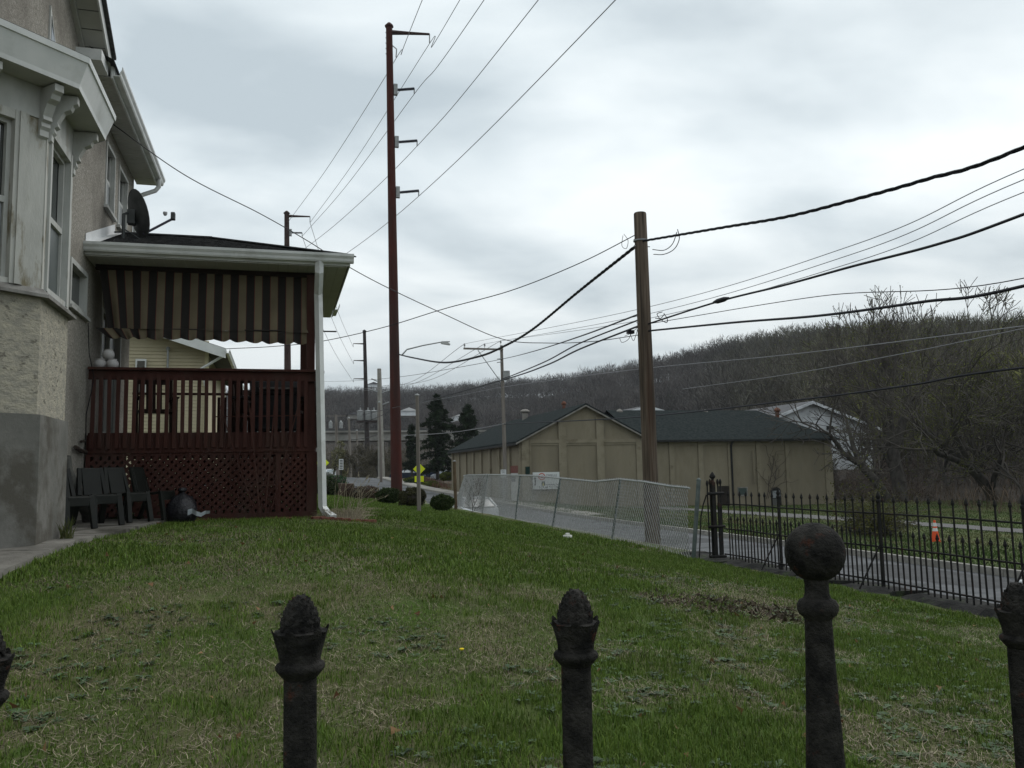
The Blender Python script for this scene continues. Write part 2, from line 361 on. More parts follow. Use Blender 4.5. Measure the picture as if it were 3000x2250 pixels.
# house walk: concrete slabs along the bay and under the chairs
m_patio = mat('patio', (.115, .11, .098), (.20, .19, .17), scale=3, rough=.92, bump=.45, bscale=45, c3=(.05, .048, .04), s3=1.3, t3=(.5, .62), detail=9)
pt = bpy.data.objects.new('patio', None); COL.objects.link(pt); tag(pt, kind='structure'); ORG[pt.name] = (0, 0, 0)
for (a, b_, xr0, xr1) in ((5.2, 6.9, -2.36, -2.08), (6.93, 8.55, -2.07, -1.96), (8.58, 10.2, -1.96, -1.88), (10.23, 11.9, -1.87, -1.72), (11.93, 13.72, -1.72, -1.42)):
    s = MB(); n = 8; z0 = 1.015+random.uniform(-.01, .012)
    zz = lambda y: float(lawn_z(-1.8, y))+.045
    pts = []
    for i in range(n+1):
        t = i/n; y = a+(b_-a)*t; xr = xr0+(xr1-xr0)*t+random.uniform(-.025, .025)
        pts.append((xr, y, zz(y)))
    for i in range(n):
        p, q = pts[i], pts[i+1]
        s.quad((-3.2, p[1], p[2]+.02), p, q, (-3.2, q[1], q[2]+.02)); s.quad(p, (p[0]+.01, p[1], p[2]-.16), (q[0]+.01, q[1], q[2]-.16), q)
    for p in (pts[0], pts[-1]): s.quad((-3.2, p[1], p[2]+.02), p, (p[0], p[1], p[2]-.16), (-3.2, p[1], p[2]-.16))
    s.build('paving_slab', m_patio, pt)
# ================================================================== THE STUCCO HOUSE
m_stucco = mat('stucco', (.19, .175, .15), (.37, .35, .31), scale=24, rough=.95, bump=1.0, bscale=45, c3=(.185, .17, .147), s3=.9, t3=(.48, .66), detail=9)
m_stucco2 = mat('trowelled_stucco', (.25, .24, .205), (.37, .345, .275), scale=9, rough=.95, bump=.8, bscale=20, c3=(.15, .14, .115), s3=8, t3=(.585, .64), detail=9, stretch=(1, 1, 1.8))
m_found = mat('grey_render', (.115, .115, .105), (.18, .175, .162), scale=2.2, rough=.92, bump=.25, bscale=30, c3=(.085, .08, .068), s3=1.6, t3=(.48, .60), detail=9)
m_white = mat('white_aluminium', (.56, .58, .57), (.64, .65, .64), scale=3, rough=.45, c3=(.42, .43, .41), s3=2, t3=(.52, .75))
m_soff = mat('soffit_vinyl', (.40, .40, .37), (.47, .47, .44), scale=2, rough=.6)
m_wpaint = mat('peeling_white_paint', (.34, .34, .315), (.47, .47, .44), scale=3, rough=.75, bump=.25, bscale=40, c3=(.19, .165, .11), s3=3.4, t3=(.50, .60), detail=10, stretch=(1, 1, .35))
m_trim = mat('white_trim', (.37, .375, .355), (.47, .475, .455), scale=5, rough=.65, c3=(.30, .29, .26), s3=4, t3=(.55, .7), stretch=(1, 1, .4))
m_shing = mat('dark_shingle', (.045, .045, .047), (.095, .095, .095), scale=14, rough=.95, bump=.6, bscale=80, detail=8)
m_glass = glass('window_glass'); m_gdark = glass('screened_glass', (.012, .02, .018), .35)
XW = -2.75
house = thing('stucco_house', 'cream stucco house with white canted bay window and white eaves', 'house', (-4.5, 11, 1))
def skin(b, x0, x1, y0, y1, z0, z1, holes):
    ys = sorted({y0, y1}|{h[0] for h in holes}|{h[1] for h in holes}); zs = sorted({z0, z1}|{h[2] for h in holes}|{h[3] for h in holes})
    for i in range(len(ys)-1):
        for j in range(len(zs)-1):
            cy, cz = (ys[i]+ys[i+1])/2, (zs[j]+zs[j+1])/2
            if any(h[0] < cy < h[1] and h[2] < cz < h[3] for h in holes): continue
            b.box(x0, x1, ys[i], ys[i+1], zs[j], zs[j+1])
WINS = [(14.72, 15.5, 6.08, 7.17), (15.87, 16.77, 6.08, 7.17), (12.55, 13.62, 4.02, 4.68)]
DOOR = (14.75, 16.5, 2.36, 4.4)
w = MB(); skin(w, XW-.13, XW, 6, 17.5, .6, 7.46, WINS+[DOOR])
w.prism([(6, 7.46), (12.95, 7.46), (12.95, 7.62), (9.3, 9.5), (6, 7.8)], 0, XW-.13, XW)
w.prism([(6, .6), (17.5, .6), (17.5, 7.46), (12.95, 7.62), (9.3, 9.5), (6, 7.8)], 0, -10, XW-.13)
w.build('wall', m_stucco, house)
def window_x(parent, x, y0, y1, z0, z1, upper=True, fr=.055, name='window', lower=None):
    """window in a wall facing +x; frame set in the opening"""
    f = MB(); d0, d1 = x-.1, x+.02
    f.box(d0, d1, y0, y0+fr, z0, z1).box(d0, d1, y1-fr, y1, z0, z1).box(d0, d1, y0+fr, y1-fr, z1-fr, z1).box(d0, d1, y0+fr, y1-fr, z0, z0+fr)
    o = f.build(name, m_trim, parent)
    zm = (z0+z1)/2
    MB().box(x-.095, x-.08, y0+fr, y1-fr, z0+fr, z1-fr).build('pane', m_glass, o)
    if upper:
        s = MB().box(x-.08, x-.05, y0+fr, y1-fr, zm-.03, zm+.03)
        for (a, b_) in ((y0+fr, y0+fr+.035), (y1-fr-.035, y1-fr)): s.box(x-.08, x-.055, a, b_, z0+fr, z1-fr)
        s.build('sash', m_trim, o)
        MB().box(x-.052, x-.046, y0+fr+.036, y1-fr-.036, z0+fr, zm-.031).build('screen', m_gdark, o)
    MB().box(x-.02, x+.06, y0-.05, y1+.05, z0-.05, z0-.002).build('sill', m_trim, o)
    return o
for a in WINS[:2]: window_x(house, XW, *a)
window_x(house, XW, *WINS[2], upper=False, fr=.07)
# sliding door on to the deck
d = MB(); y0, y1, z0, z1 = DOOR
d.box(XW-.1, XW+.02, y0, y0+.07, z0, z1).box(XW-.1, XW+.02, y1-.07, y1, z0, z1).box(XW-.1, XW+.02, y0+.07, y1-.07, z1-.07, z1).box(XW-.1, XW+.02, y0+.07, y1-.07, z0, z0+.05).box(XW-.08, XW-.01, 15.58, 15.66, z0+.05, z1-.07)
dd = d.build('door', m_trim, house); MB().box(XW-.09, XW-.07, y0+.07, y1-.07, z0+.05, z1-.07).build('pane', m_gdark, dd)

# --- bay
bay_y = (8.4, 8.95, 10.05, 10.6); BX = -2.2
def ring(o): return [(XW, bay_y[0]-1.414*o), (BX+o, bay_y[1]-.414*o), (BX+o, bay_y[2]+.414*o), (XW, bay_y[3]+1.414*o)]
MB().prism(ring(.035), 2, .6, 2.27).build('foundation', m_found, house)
bay = MB().prism(ring(0), 2, 2.272, 3.40).build('bay', m_stucco2, house)
sl = MB(); r0, r1 = ring(.075), ring(.015)
sl.prism(r0, 2, 3.385, 3.415); n = len(sl.v); sl.v += [(p[0], p[1], 3.416) for p in ring(.06)]+[(p[0], p[1], 3.475) for p in r1]
sl.f += [(n+i, n+i+1, n+5+i, n+4+i) for i in range(3)]+[(n+4, n+5, n+6, n+7)]
sl.build('bay_sill', mat('grey_flashing', (.13, .125, .115), (.24, .235, .22), scale=6, rough=.7, bump=.2), bay)
MB().prism(ring(-.09), 2, 3.476, 5.14).build('pane', m_glass, bay)
ZA, ZB = 3.476, 5.14
def face_bar(b, p, q, t0, t1, z0, z1, o0, o1):
    """box on the bay face p->q between fractions t0..t1 (metres), offset o0..o1 outwards"""
    p = Vector((p[0], p[1], 0)); q = Vector((q[0], q[1], 0)); d = (q-p).normalized(); nrm = Vector((d.y, -d.x, 0))
    n = len(b.v); c = [p+d*t0+nrm*o0, p+d*t1+nrm*o0, p+d*t1+nrm*o1, p+d*t0+nrm*o1]
    b.v += [(k.x, k.y, z0) for k in c]+[(k.x, k.y, z1) for k in c]
    b.f += [(n+3, n+2, n+1, n), (n+4, n+5, n+6, n+7)]+[(n+i, n+(i+1) % 4, n+4+(i+1) % 4, n+4+i) for i in range(4)]
R0_ = ring(0); faces = [(R0_[0], R0_[1]), (R0_[1], R0_[2]), (R0_[2], R0_[3])]
LF = .778
for t0_, t1_ in ((LF-.20, LF-.012), (0, .10)):
    pil = MB(); face_bar(pil, *faces[0], t0_, t1_, ZA, ZB, -.09, 0.); pil.build('pilaster', m_wpaint, bay)
for t0_, t1_ in ((0, .085), (.93, 1.1)):
    pf = MB(); face_bar(pf, *faces[1], t0_, t1_, ZA, ZB, -.09, .0); pf.build('pilaster', m_wpaint, bay)
pb = MB(); face_bar(pb, *faces[2], .01, LF, ZA, ZB, -.088, 0.); pb.build('pilaster', m_wpaint, bay)
for (fi, a, b_) in ((0, .10, LF-.20), (1, .085, .93)):
    f = MB(); p, q = faces[fi]
    jw = .13 if fi == 0 else .055
    face_bar(f, p, q, a, a+.055, ZA, ZB, -.085, .025); face_bar(f, p, q, b_-jw, b_, ZA, ZB, -.085, .03)
    if fi == 0: face_bar(f, p, q, b_-.09, b_-.04, ZA, ZB, .0301, .045)
    face_bar(f, p, q, a+.055, b_-.055, ZB-.09, ZB, -.085, .025); face_bar(f, p, q, a+.055, b_-.055, ZA, ZA+.05, -.085, .015)
    o = f.build('window', m_wpaint if fi == 0 else m_trim, bay)
for (fi, a, b_) in ((0, .155, LF-.33), (1, .14, .875)):
    p, q = faces[fi]; zm = 4.27; s = MB()
    face_bar(s, p, q, a, a+.04, ZA+.05, ZB-.09, -.085, -.035); face_bar(s, p, q, b_-.04, b_, ZA+.05, ZB-.09, -.085, -.035)
    face_bar(s, p, q, a+.04, b_-.04, zm-.03, zm+.03, -.085, -.03); face_bar(s, p, q, a+.04, b_-.04, ZB-.13, ZB-.09, -.085, -.035)
    s.build('sash', m_trim, bay)
    s = MB(); face_bar(s, p, q, a+.041, b_-.041, ZA+.051, zm-.031, -.075, -.06); s.build('screen', glass('green_screen', (.008, .022, .02), .4), bay)
MB().prism(ring(.012), 2, 5.142, 5.46).build('frieze', m_trim, bay)
# cornice: soffit, lip, flared fascia, top edge, flat roof
MB().prism(ring(.29), 2, 5.462, 5.485).build('soffit', m_soff, bay)
c = MB()
for (o0, z0, o1, z1) in ((.293, 5.455, .30, 5.50), (.30, 5.50, .37, 5.70), (.385, 5.705, .39, 5.765)):
    a, b_ = ring(o0), ring(o1); n = len(c.v); c.v += [(p[0], p[1], z0) for p in a]+[(p[0], p[1], z1) for p in b_]; c.f += [(n+i, n+i+1, n+5+i, n+4+i) for i in range(3)]
a, b_ = ring(.37), ring(.385); n = len(c.v); c.v += [(p[0], p[1], 5.70) for p in a]+[(p[0], p[1], 5.705) for p in b_]; c.f += [(n+i, n+i+1, n+5+i, n+4+i) for i in range(3)]
c.build('cornice', m_white, bay)
rf = MB(); a = ring(.392); n = 0; rf.v += [(p[0], p[1], 5.767) for p in a]+[(XW, 9.0, 6.0), (XW, 10.0, 6.0)]; rf.f += [(0, 1, 4), (1, 2, 5, 4), (2, 3, 5)]
rf.build('bay_roof', m_shing, bay)
# carved brackets under the cornice
def bracket(p, dirv):
    d = Vector((dirv[0], dirv[1], 0)).normalized(); s = Vector((-d.y, d.x, 0))*.045; b = MB()
    prof = [(0, 5.44), (.25, 5.44), (.25, 5.37), (.21, 5.345), (.19, 5.30), (.13, 5.27), (.10, 5.21), (.075, 5.16), (.085, 5.12), (.05, 5.10), (.055, 5.06), (.03, 5.03), (.03, 4.97), (0, 4.95)]
    m = len(prof)
    for sg in (-1, 1): b.v += [tuple(Vector((p[0], p[1], 0))+d*q[0]+s*sg+Vector((0, 0, q[1]))) for q in prof]
    b.f += [tuple(range(m-1, -1, -1)), tuple(range(m, 2*m))]+[(i, (i+1) % m, m+(i+1) % m, m+i) for i in range(m)]
    b.build('bracket', m_trim, bay)
bracket((-2.235, 8.914), (.707, -.707)); bracket((BX, 9.03), (1, 0)); bracket((BX, 9.97), (1, 0)); bracket((-2.65, 8.5), (.707, -.707))

# --- main eave with vinyl soffit boards, gutter, rake and roof
bd = MB().box(0, .37, 0, .110, 0, .012).mesh('soffit_board', m_soff)
y = 12.98
for i in range(39): piece('soffit_board', bd, house, (XW, y+i*.124, 7.46-.0005*(i % 2)))
MB().box(-2.385, -2.36, 12.95, 17.86, 7.44, 7.62).build('fascia', m_white, house)
def gutter(parent, ax, a0, a1, x, z, sgn=1, h=.12, wd=.12, m=None):
    """K profile gutter hung on a fascia at x, along y (ax 1) or x (ax 0)"""
    pr = [(0, 0), (.075, 0), (.09, .02), (.095, .05), (.12, .085), (.12, .12), (.108, .12), (.108, .088), (.085, .055), (.08, .012), (.012, .012), (.012, .12), (0, .12)]
    if ax == 1: poly = [(x+sgn*p[0]*wd/.12, z+p[1]*h/.12) for p in pr]; b = MB(); n = len(poly)
    else: poly = [(x+sgn*p[0]*wd/.12, z+p[1]*h/.12) for p in pr]
    b = MB(); m_ = len(poly)
    for a in (a0, a1): b.v += [((p[0], a, p[1]) if ax == 1 else (a, p[0], p[1])) for p in poly]
    b.f += [tuple(range(m_-1, -1, -1)), tuple(range(m_, 2*m_))]+[(i, (i+1) % m_, m_+(i+1) % m_, m_+i) for i in range(m_)]
    return b.build('gutter', m or m_white, parent)
gutter(house, 1, 12.98, 17.9, -2.36, 7.49, h=.14, wd=.13)
MB().prism([(-2.36, 7.625), (-2.30, 7.6), (-6.2, 9.65), (-6.2, 9.7)], 1, 12.7, 17.9).build('roof', m_shing, house)
MB().box(XW, -2.42, 12.45, 12.94, 7.46, 7.62).build('eave_return', m_white, house)
# rake: slope from (y 12.95, z 7.7) up towards the peak at y 9.3
def rk(t): return (12.99-3.69*t, 7.66+1.90*t)
for i in range(14):
    t0, t1 = i/14+.003, (i+1)/14-.003; a, b_ = rk(t0), rk(t1)
    MB().prism([(a[0], a[1]-.02), (b_[0], b_[1]-.02), (b_[0], b_[1]-.035), (a[0], a[1]-.035)], 0, XW+.06, -2.42).build('soffit_board', m_soff, house)
a, b_ = rk(-.06), rk(1.0)
MB().prism([(a[0], a[1]-.06), (b_[0], b_[1]-.06), (b_[0], b_[1]+.14), (a[0], a[1]+.14)], 0, -2.42, -2.395).build('rake_board', m_white, house)
MB().prism([(a[0], a[1]-.10), (b_[0], b_[1]-.10), (b_[0], b_[1]-.0), (a[0], a[1]-.0)], 0, XW, XW+.055).build('frieze_board', m_soff, house)
a2, b2 = rk(-.02), rk(1.0); pk = (9.3, 9.62)
MB().prism([(a2[0], a2[1]+.145), (b2[0], b2[1]+.145), (5.4, 7.7), (5.4, 7.75), (b2[0], b2[1]+.2), (a2[0]+.02, a2[1]+.19)], 0, -9, -2.34).build('gable_roof', m_shing, house)
# small pointed attic window above the bay roof
MB().prism([(11.05, 6.9), (11.5, 6.9), (11.05, 7.45)], 0, XW, XW+.02).build('attic_window', m_trim, house)
MB().prism([(11.09, 6.93), (11.40, 6.93), (11.09, 7.33)], 0, XW+.02, XW+.026).build('attic_pane', m_glass, house)
# corner downspout with elbows
ds = MB(); ds.tube([(-2.30, 17.5, 7.5), (-2.30, 17.5, 7.34), (-2.36, 17.5, 7.26), (-2.62, 17.48, 7.14), (-2.69, 17.44, 7.05), (-2.69, 17.44, 4.9)], .045, k=8); ds.build('downspout', m_white, house, smooth=True)
# loose cables down the corner by the deck
cb = MB(); cb.tube([(XW+.03, 13.66, 3.95), (XW+.05, 13.7, 3.5), (XW+.12, 13.74, 3.15), (XW+.09, 13.7, 2.9), (XW+.04, 13.68, 2.6), (XW+.05, 13.66, 2.2)], .007, k=5)
cb.build('cable', mat('black_cable', (.012, .012, .013), rough=.6), house)
cb = MB(); cb.tube([(XW+.04, 13.4, 2.19), (XW+.04, 13.62, 2.21)], .02, k=6); cb.tube([(XW+.05, 13.0, 2.1), (XW+.05, 13.4, 2.06), (XW+.05, 13.7, 2.05)], .03, k=6); cb.build('pipe', mat('rusty_pipe', (.03, .026, .024), (.06, .045, .035), scale=20), house)
# corrugated drain hose leaning against the wall
tag(MB().tube([(XW+.08, 12.2, 1.95), (XW+.09, 12.25, 1.75), (XW+.14, 12.45, 1.55), (XW+.2, 12.75, 1.38), (XW+.25, 12.95, 1.2), (XW+.26, 13.0, 1.06)], [.09, .10, .10, .09, .09, .09], k=10).build('drain_hose', mat('grey_hose', (.055, .055, .05), (.10, .10, .09), scale=12, rough=.7), smooth=True), 'thick grey drain hose leaning on the wall behind the plastic chairs', 'hose')
# ================================================================== DECK WITH HIP ROOF
m_red = mat('dark_red_stain', (.042, .0165, .013), (.066, .0265, .021), scale=4, rough=.75, bump=.25, bscale=30, c3=(.055, .030, .024), s3=2.5, t3=(.5, .65), stretch=(1, 1, .35), detail=8)
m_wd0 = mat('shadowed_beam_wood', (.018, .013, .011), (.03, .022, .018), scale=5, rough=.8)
deck = thing('covered_deck', 'dark red raised wooden deck with lattice skirt and hipped shingle roof', 'deck', (-1, 14, 1))
DY = 13.8; DL, DR = -2.72, .62; DB = 17.8
boards = MB().box(0, .135, 0, DB-DY-.06, 0, .035).mesh('floor_board', m_red)
for i in range(24): piece('floor_board', boards, deck, (DL+.01+i*.139, DY+.05, 2.30))
MB().box(DL, DR-.04, DY+.01, DY+.05, 2.02, 2.298).build('rim_joist', m_red, deck); MB().box(DR-.08, DR-.04, DY+.052, DB, 2.02, 2.298).build('rim_joist', m_red, deck); MB().box(DL, DR-.04, DB, DB+.04, 2.02, 2.298).build('rim_joist', m_red, deck)
rb = MB().box(0, .112, 0, .018, 0, .30).mesh('skirt_board', m_red); bal = MB().box(0, .054, 0, .036, 0, 1.07).mesh('baluster', m_red)
n = int((DR-DL-.05)/.1135)
for i in range(n):
    x = DL+.02+i*.1135
    piece('skirt_board', rb, deck, (x+.0005, DY-.009-.002*(i % 2), 2.035+random.uniform(-.01, .0)))
    piece('baluster', bal, deck, (x+.03, DY-.052, 2.10+random.uniform(-.006, .006)), (0, random.uniform(-.008, .008), 0))
MB().box(DL, DR+.03, DY-.085, DY+.06, 3.27, 3.31).build('top_rail', m_red, deck, bevel=.006); MB().box(DL, DR, DY-.014, DY+.024, 3.13, 3.268).build('rail', m_red, deck)
MB().box(DR-.045, DR+.09, DY+.062, DB, 3.27, 3.31).build('top_rail', m_red, deck); MB().box(DR-.02, DR+.018, DY+.03, DB, 3.13, 3.268).build('rail', m_red, deck)
MB().box(DL, DR-.05, DB-.03, DB+.1, 3.27, 3.31).build('top_rail', m_red, deck)
for i in range(34): piece('baluster', bal, deck, (DR+.019, DY+.09+i*.116, 2.16))
for i in range(0, 28): piece('baluster', bal, deck, (DL+.05+i*.116, DB+.042, 2.16)) if i > 12 else None
for (x, y) in ((.43, DY+.03), (.43, DB-.1)):
    MB().box(x, x+.13, y+.022, y+.13, .7, 4.86).build('post', m_red, deck)
# lattice skirt: frame + every strip
ZL0, ZL1 = 1.10, 1.985
MB().box(DL, DR-.02, DY+.012, DY+.055, 1.985, 2.018).build('lattice_rail', m_red, deck)
MB().box(-1.9, DR-.02, DY-.02, DY+.03, .9, 1.10).build('bottom_board', m_red, deck)
for x0, x1 in ((DL, DL+.06), (-.03, .055), (.44, .60)): MB().box(x0, x1, DY-.012, DY+.03, 1.102, 1.984).build('lattice_post', m_red, deck)
def lattice(x0, x1, z0, z1, y, sp=.116, wd=.047, each=True, axis=1, parent=deck):
    allb = MB()
    for sgn, dy in ((1, 0), (-1, .009)):
        c = (x0-(z1-z0)) if sgn == 1 else x0
        c0 = c
        while c < (x1 if sgn == 1 else x1+(z1-z0)):
            # centre line x = c + sgn*(z-z0)
            ts = []
            za, zb = z0, z1
            if sgn == 1: za = max(z0, z0+(x0-c)); zb = min(z1, z0+(x1-c))
            else: za = max(z0, z0+(c-x1)); zb = min(z1, z0+(c-x0))
            if zb-za > .05:
                p = Vector((c+sgn*(za-z0), y+dy, za)); q = Vector((c+sgn*(zb-z0), y+dy, zb))
                if axis == 0: p, q = Vector((y+dy, p.x, p.z)), Vector((y+dy, q.x, q.z))
                b = MB() if each else allb
                b.bar(p, q, .007, wd, up=(0, 1, 0) if axis == 1 else (1, 0, 0)) if False else b.bar(p, q, wd, .007, up=(0, 1, 0) if axis == 1 else (1, 0, 0))
                if each: b.build('lattice_strip', m_red, parent)
            c += sp
    if not each: return allb
lattice(DL+.062, -.032, 1.10, 1.984, DY+.014); lattice(.057, .438, 1.10, 1.984, DY+.014)
tag(lattice(DY+.1, DB, 1.0, 1.99, DR-.06, sp=.10, wd=.058, each=False, axis=0).build('side_lattice', m_red, deck), kind='stuff')
tag(lattice(DL, DR-.1, .9, 1.99, DB+.02, sp=.10, wd=.060, each=False).build('back_lattice', m_red, deck), kind='stuff')
# roof: hip, ridge from the house wall
ev = dict(x=1.08, y0=13.42, y1=17.95, z=5.07)
rx, ry, rz = -1.15, 15.68, 5.86
roof = MB(); roof.v += [(XW, ev['y0'], ev['z']), (ev['x'], ev['y0'], ev['z']), (ev['x'], ev['y1'], ev['z']), (XW, ev['y1'], ev['z']), (XW, ry, rz), (rx, ry, rz)]
roof.f += [(0, 1, 5, 4), (1, 2, 5), (2, 3, 4, 5), (3, 2, 1, 0)]
rfo = roof.build('roof', m_shing, deck)
# shingle courses laid on the visible slopes
sh = MB()
def courses(a0, a1, b0, b1, nn):
    a0, a1, b0, b1 = map(Vector, (a0, a1, b0, b1)); nrm = (a1-a0).cross(b0-a0).normalized()
    for i in range(nn):
        t0, t1 = i/nn, (i+1.15)/nn; t1 = min(t1, 1)
        l0, r0 = a0.lerp(b0, t0), a1.lerp(b1, t0); l1, r1 = a0.lerp(b0, t1), a1.lerp(b1, t1)
        L = (r0-l0).length; k = max(1, int(L/.24)); off = random.random()/max(k, 1)
        for j in range(k):
            u0, u1 = j/k+.003, (j+1)/k-.003; h = .016+random.uniform(0, .008)
            p, q = l0.lerp(r0, u0), l0.lerp(r0, u1); s, t = l1.lerp(r1, u1), l1.lerp(r1, u0)
            n = len(sh.v); sh.v += [tuple(p+nrm*.002), tuple(q+nrm*.002), tuple(p+nrm*h), tuple(q+nrm*h), tuple(s+nrm*.004), tuple(t+nrm*.004)]
            sh.f += [(n, n+1, n+3, n+2), (n+2, n+3, n+4, n+5), (n+1, n+4, n+3), (n, n+2, n+5)]
courses((XW, ev['y0']-.02, ev['z']), (ev['x'], ev['y0']-.02, ev['z']), (XW, ry, rz), (rx, ry, rz), 18)
courses((ev['x']+.02, ev['y0'], ev['z']), (ev['x']+.02, ev['y1'], ev['z']), (rx, ry, rz), (rx, ry+.01, rz), 18)
tag(sh.build('shingles', m_shing, rfo), kind='stuff')
MB().bar((rx, ry, rz+.02), (ev['x']+.02, ev['y0']-.02, ev['z']+.03), .22, .02).build('hip_cap', m_shing, rfo)
MB().box(XW, rx, ry-.1, ry+.1, rz+.0, rz+.025).build('ridge_cap', m_shing, rfo)
fl = MB(); fl.v += [(XW+.012, 13.4, 5.10), (XW+.012, 13.4, 5.24), (XW+.012, ry-.05, rz+.16), (XW+.012, ry-.05, rz+.01), (XW+.17, ry-.05, rz+.02), (XW+.17, 13.4, 5.11)]; fl.f += [(0, 1, 2, 3), (0, 3, 4, 5)]
fl.build('flashing', mat('flashing', (.55, .56, .56), (.62, .63, .63), scale=3, rough=.4), deck)
MB().box(XW, ev['x'], ev['y0']-.002, ev['y0']+.02, 4.93, 5.07).build('fascia', m_white, deck); MB().box(ev['x']-.02, ev['x'], ev['y0']+.022, ev['y1'], 4.93, 5.066).build('fascia', m_white, deck)
gutter(deck, 0, XW-.02, ev['x']+.05, ev['y0']-.003, 4.965, sgn=-1, h=.135, wd=.12)
gutter(deck, 1, 17.3, ev['y1']+.05, ev['x'], 4.965, h=.12, wd=.11)
sb = MB().box(0, .148, 0, ev['y1']-ev['y0']-.05, 0, .012).mesh('soffit_board', m_soff)
for i in range(25): piece('soffit_board', sb, deck, (XW+.005+i*.1515, ev['y0']+.022, 4.915))
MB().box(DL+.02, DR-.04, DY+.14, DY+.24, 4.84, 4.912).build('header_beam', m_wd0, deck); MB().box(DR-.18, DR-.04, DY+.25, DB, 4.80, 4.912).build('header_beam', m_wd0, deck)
dsp = MB(); dsp.v = []
def flatpipe(b, pts, w, d):
    for i in range(len(pts)-1): b.bar(pts[i], pts[i+1], w, d, up=(1, 0, 0))
dp = MB()
P_ = [(.60, 13.38, 4.97), (.60, 13.38, 4.80), (.60, 13.66, 4.52), (.605, 13.68, 4.4), (.68, 13.68, 1.17), (.74, 13.60, 1.06), (.83, 13.42, .99)]
dp.tube(P_, [.065, .065, .065, .065, .065, .07, .078], k=4); o = dp.build('downspout', m_white, deck)
o2 = MB().bar((.645, 13.735, 2.6), (.645, 13.735, 2.63), .13, .02).build('strap', m_white, deck)

# awning curtain, striped canvas with scalloped valance
def stripe_mat():
    m = bpy.data.materials.new('striped_canvas'); m.use_nodes = True; t = m.node_tree; b = t.nodes['Principled BSDF']; L = t.links.new; b.inputs['Roughness'].default_value = .9
    uv = N(t, 'ShaderNodeVertexColor', layer_name='col'); sp = N(t, 'ShaderNodeSeparateColor'); L(uv.outputs[0], sp.inputs[0])
    ml = N(t, 'ShaderNodeMath', operation='MULTIPLY'); L(sp.outputs[0], ml.inputs[0]); ml.inputs[1].default_value = 13.0
    fr = N(t, 'ShaderNodeMath', operation='FRACT'); L(ml.outputs[0], fr.inputs[0])
    r = N(t, 'ShaderNodeValToRGB'); r.color_ramp.interpolation = 'CONSTANT'; L(fr.outputs[0], r.inputs[0]); e = r.color_ramp.elements
    e[0].position = 0; e[0].color = (.020, .017, .015, 1); e[1].position = .47; e[1].color = (.16, .03, .03, 1)
    for p, c_ in ((.5, (.175, .145, .092)), (.955, (.13, .025, .025)), (.98, (.020, .017, .015))): q = e.new(p); q.color = c_+(1,)
    g = N(t, 'ShaderNodeNewGeometry'); n = N(t, 'ShaderNodeTexNoise', Scale=2.5, Detail=6.0); L(g.outputs['Position'], n.inputs['Vector'])
    rr = N(t, 'ShaderNodeMapRange'); rr.inputs[3].default_value = .55; rr.inputs[4].default_value = 1.25; L(n.outputs['Fac'], rr.inputs[0])
    mx = N(t, 'ShaderNodeMix', data_type='RGBA', blend_type='MULTIPLY'); mx.inputs[0].default_value = 1; L(r.outputs[0], mx.inputs[6]); L(rr.outputs[0], mx.inputs[7]); L(mx.outputs[2], b.inputs['Base Color'])
    tr = N(t, 'ShaderNodeBsdfTranslucent'); L(mx.outputs[2], tr.inputs[0]); ms = N(t, 'ShaderNodeMixShader'); ms.inputs[0].default_value = .25
    L(b.outputs[0], ms.inputs[1]); L(tr.outputs[0], ms.inputs[2]); L(ms.outputs[0], t.nodes['Material Output'].inputs[0])
    return m
m_stripe = stripe_mat()
aw = thing('striped_awning', 'drop awning of brown and tan striped canvas hanging under the deck eave', 'awning', (-1, 13.98, 3.8))
def cloth(name, nx, nz, x0, x1, ztop, zbot, fy, hem=None, fx=None):
    V = []; C_ = []
    for j in range(nz+1):
        for i in range(nx+1):
            u = i/nx; v = j/nz; x = x0+(x1-x0)*u
            zb = zbot(u) if callable(zbot) else zbot; z = ztop+(zb-ztop)*v
            V.append((fx(u, v, x) if fx else x, fy(u, v), z)); C_.append((u, v, 0))
    F = [(j*(nx+1)+i, j*(nx+1)+i+1, (j+1)*(nx+1)+i+1, (j+1)*(nx+1)+i) for j in range(nz) for i in range(nx)]
    return np_mesh(name, V, F, m_stripe, aw, col=np.array(C_), smooth=True)
def gather(u, v, x): return x+.16*v*max(0, (.24-u)/.24)+.0
cloth('canvas', 240, 14, -2.66, .47, 4.905, 3.915, lambda u, v: 13.985-.11*v+.012*math.sin(u*82)*v+.028*math.sin(u*17+1)*v+.05*math.sin(u*60)*v*max(0, (.22-u)*4), fx=gather)
cloth('valance', 330, 4, -2.66, .47, 3.92, lambda u: 3.79-.035*abs(math.sin(u*13*math.pi))+.05*math.sin(u*5+.6)*max(0, u-.25), lambda u, v: 13.873+.03*math.sin(u*120)*v*(.4+.6*abs(math.sin(u*9))), fx=gather)
MB().tube([(-2.5, 13.89, 3.915), (.9, 13.88, 3.955)], .012, k=8).build('roller_bar', mat('dark_bar', (.03, .025, .022)), aw)

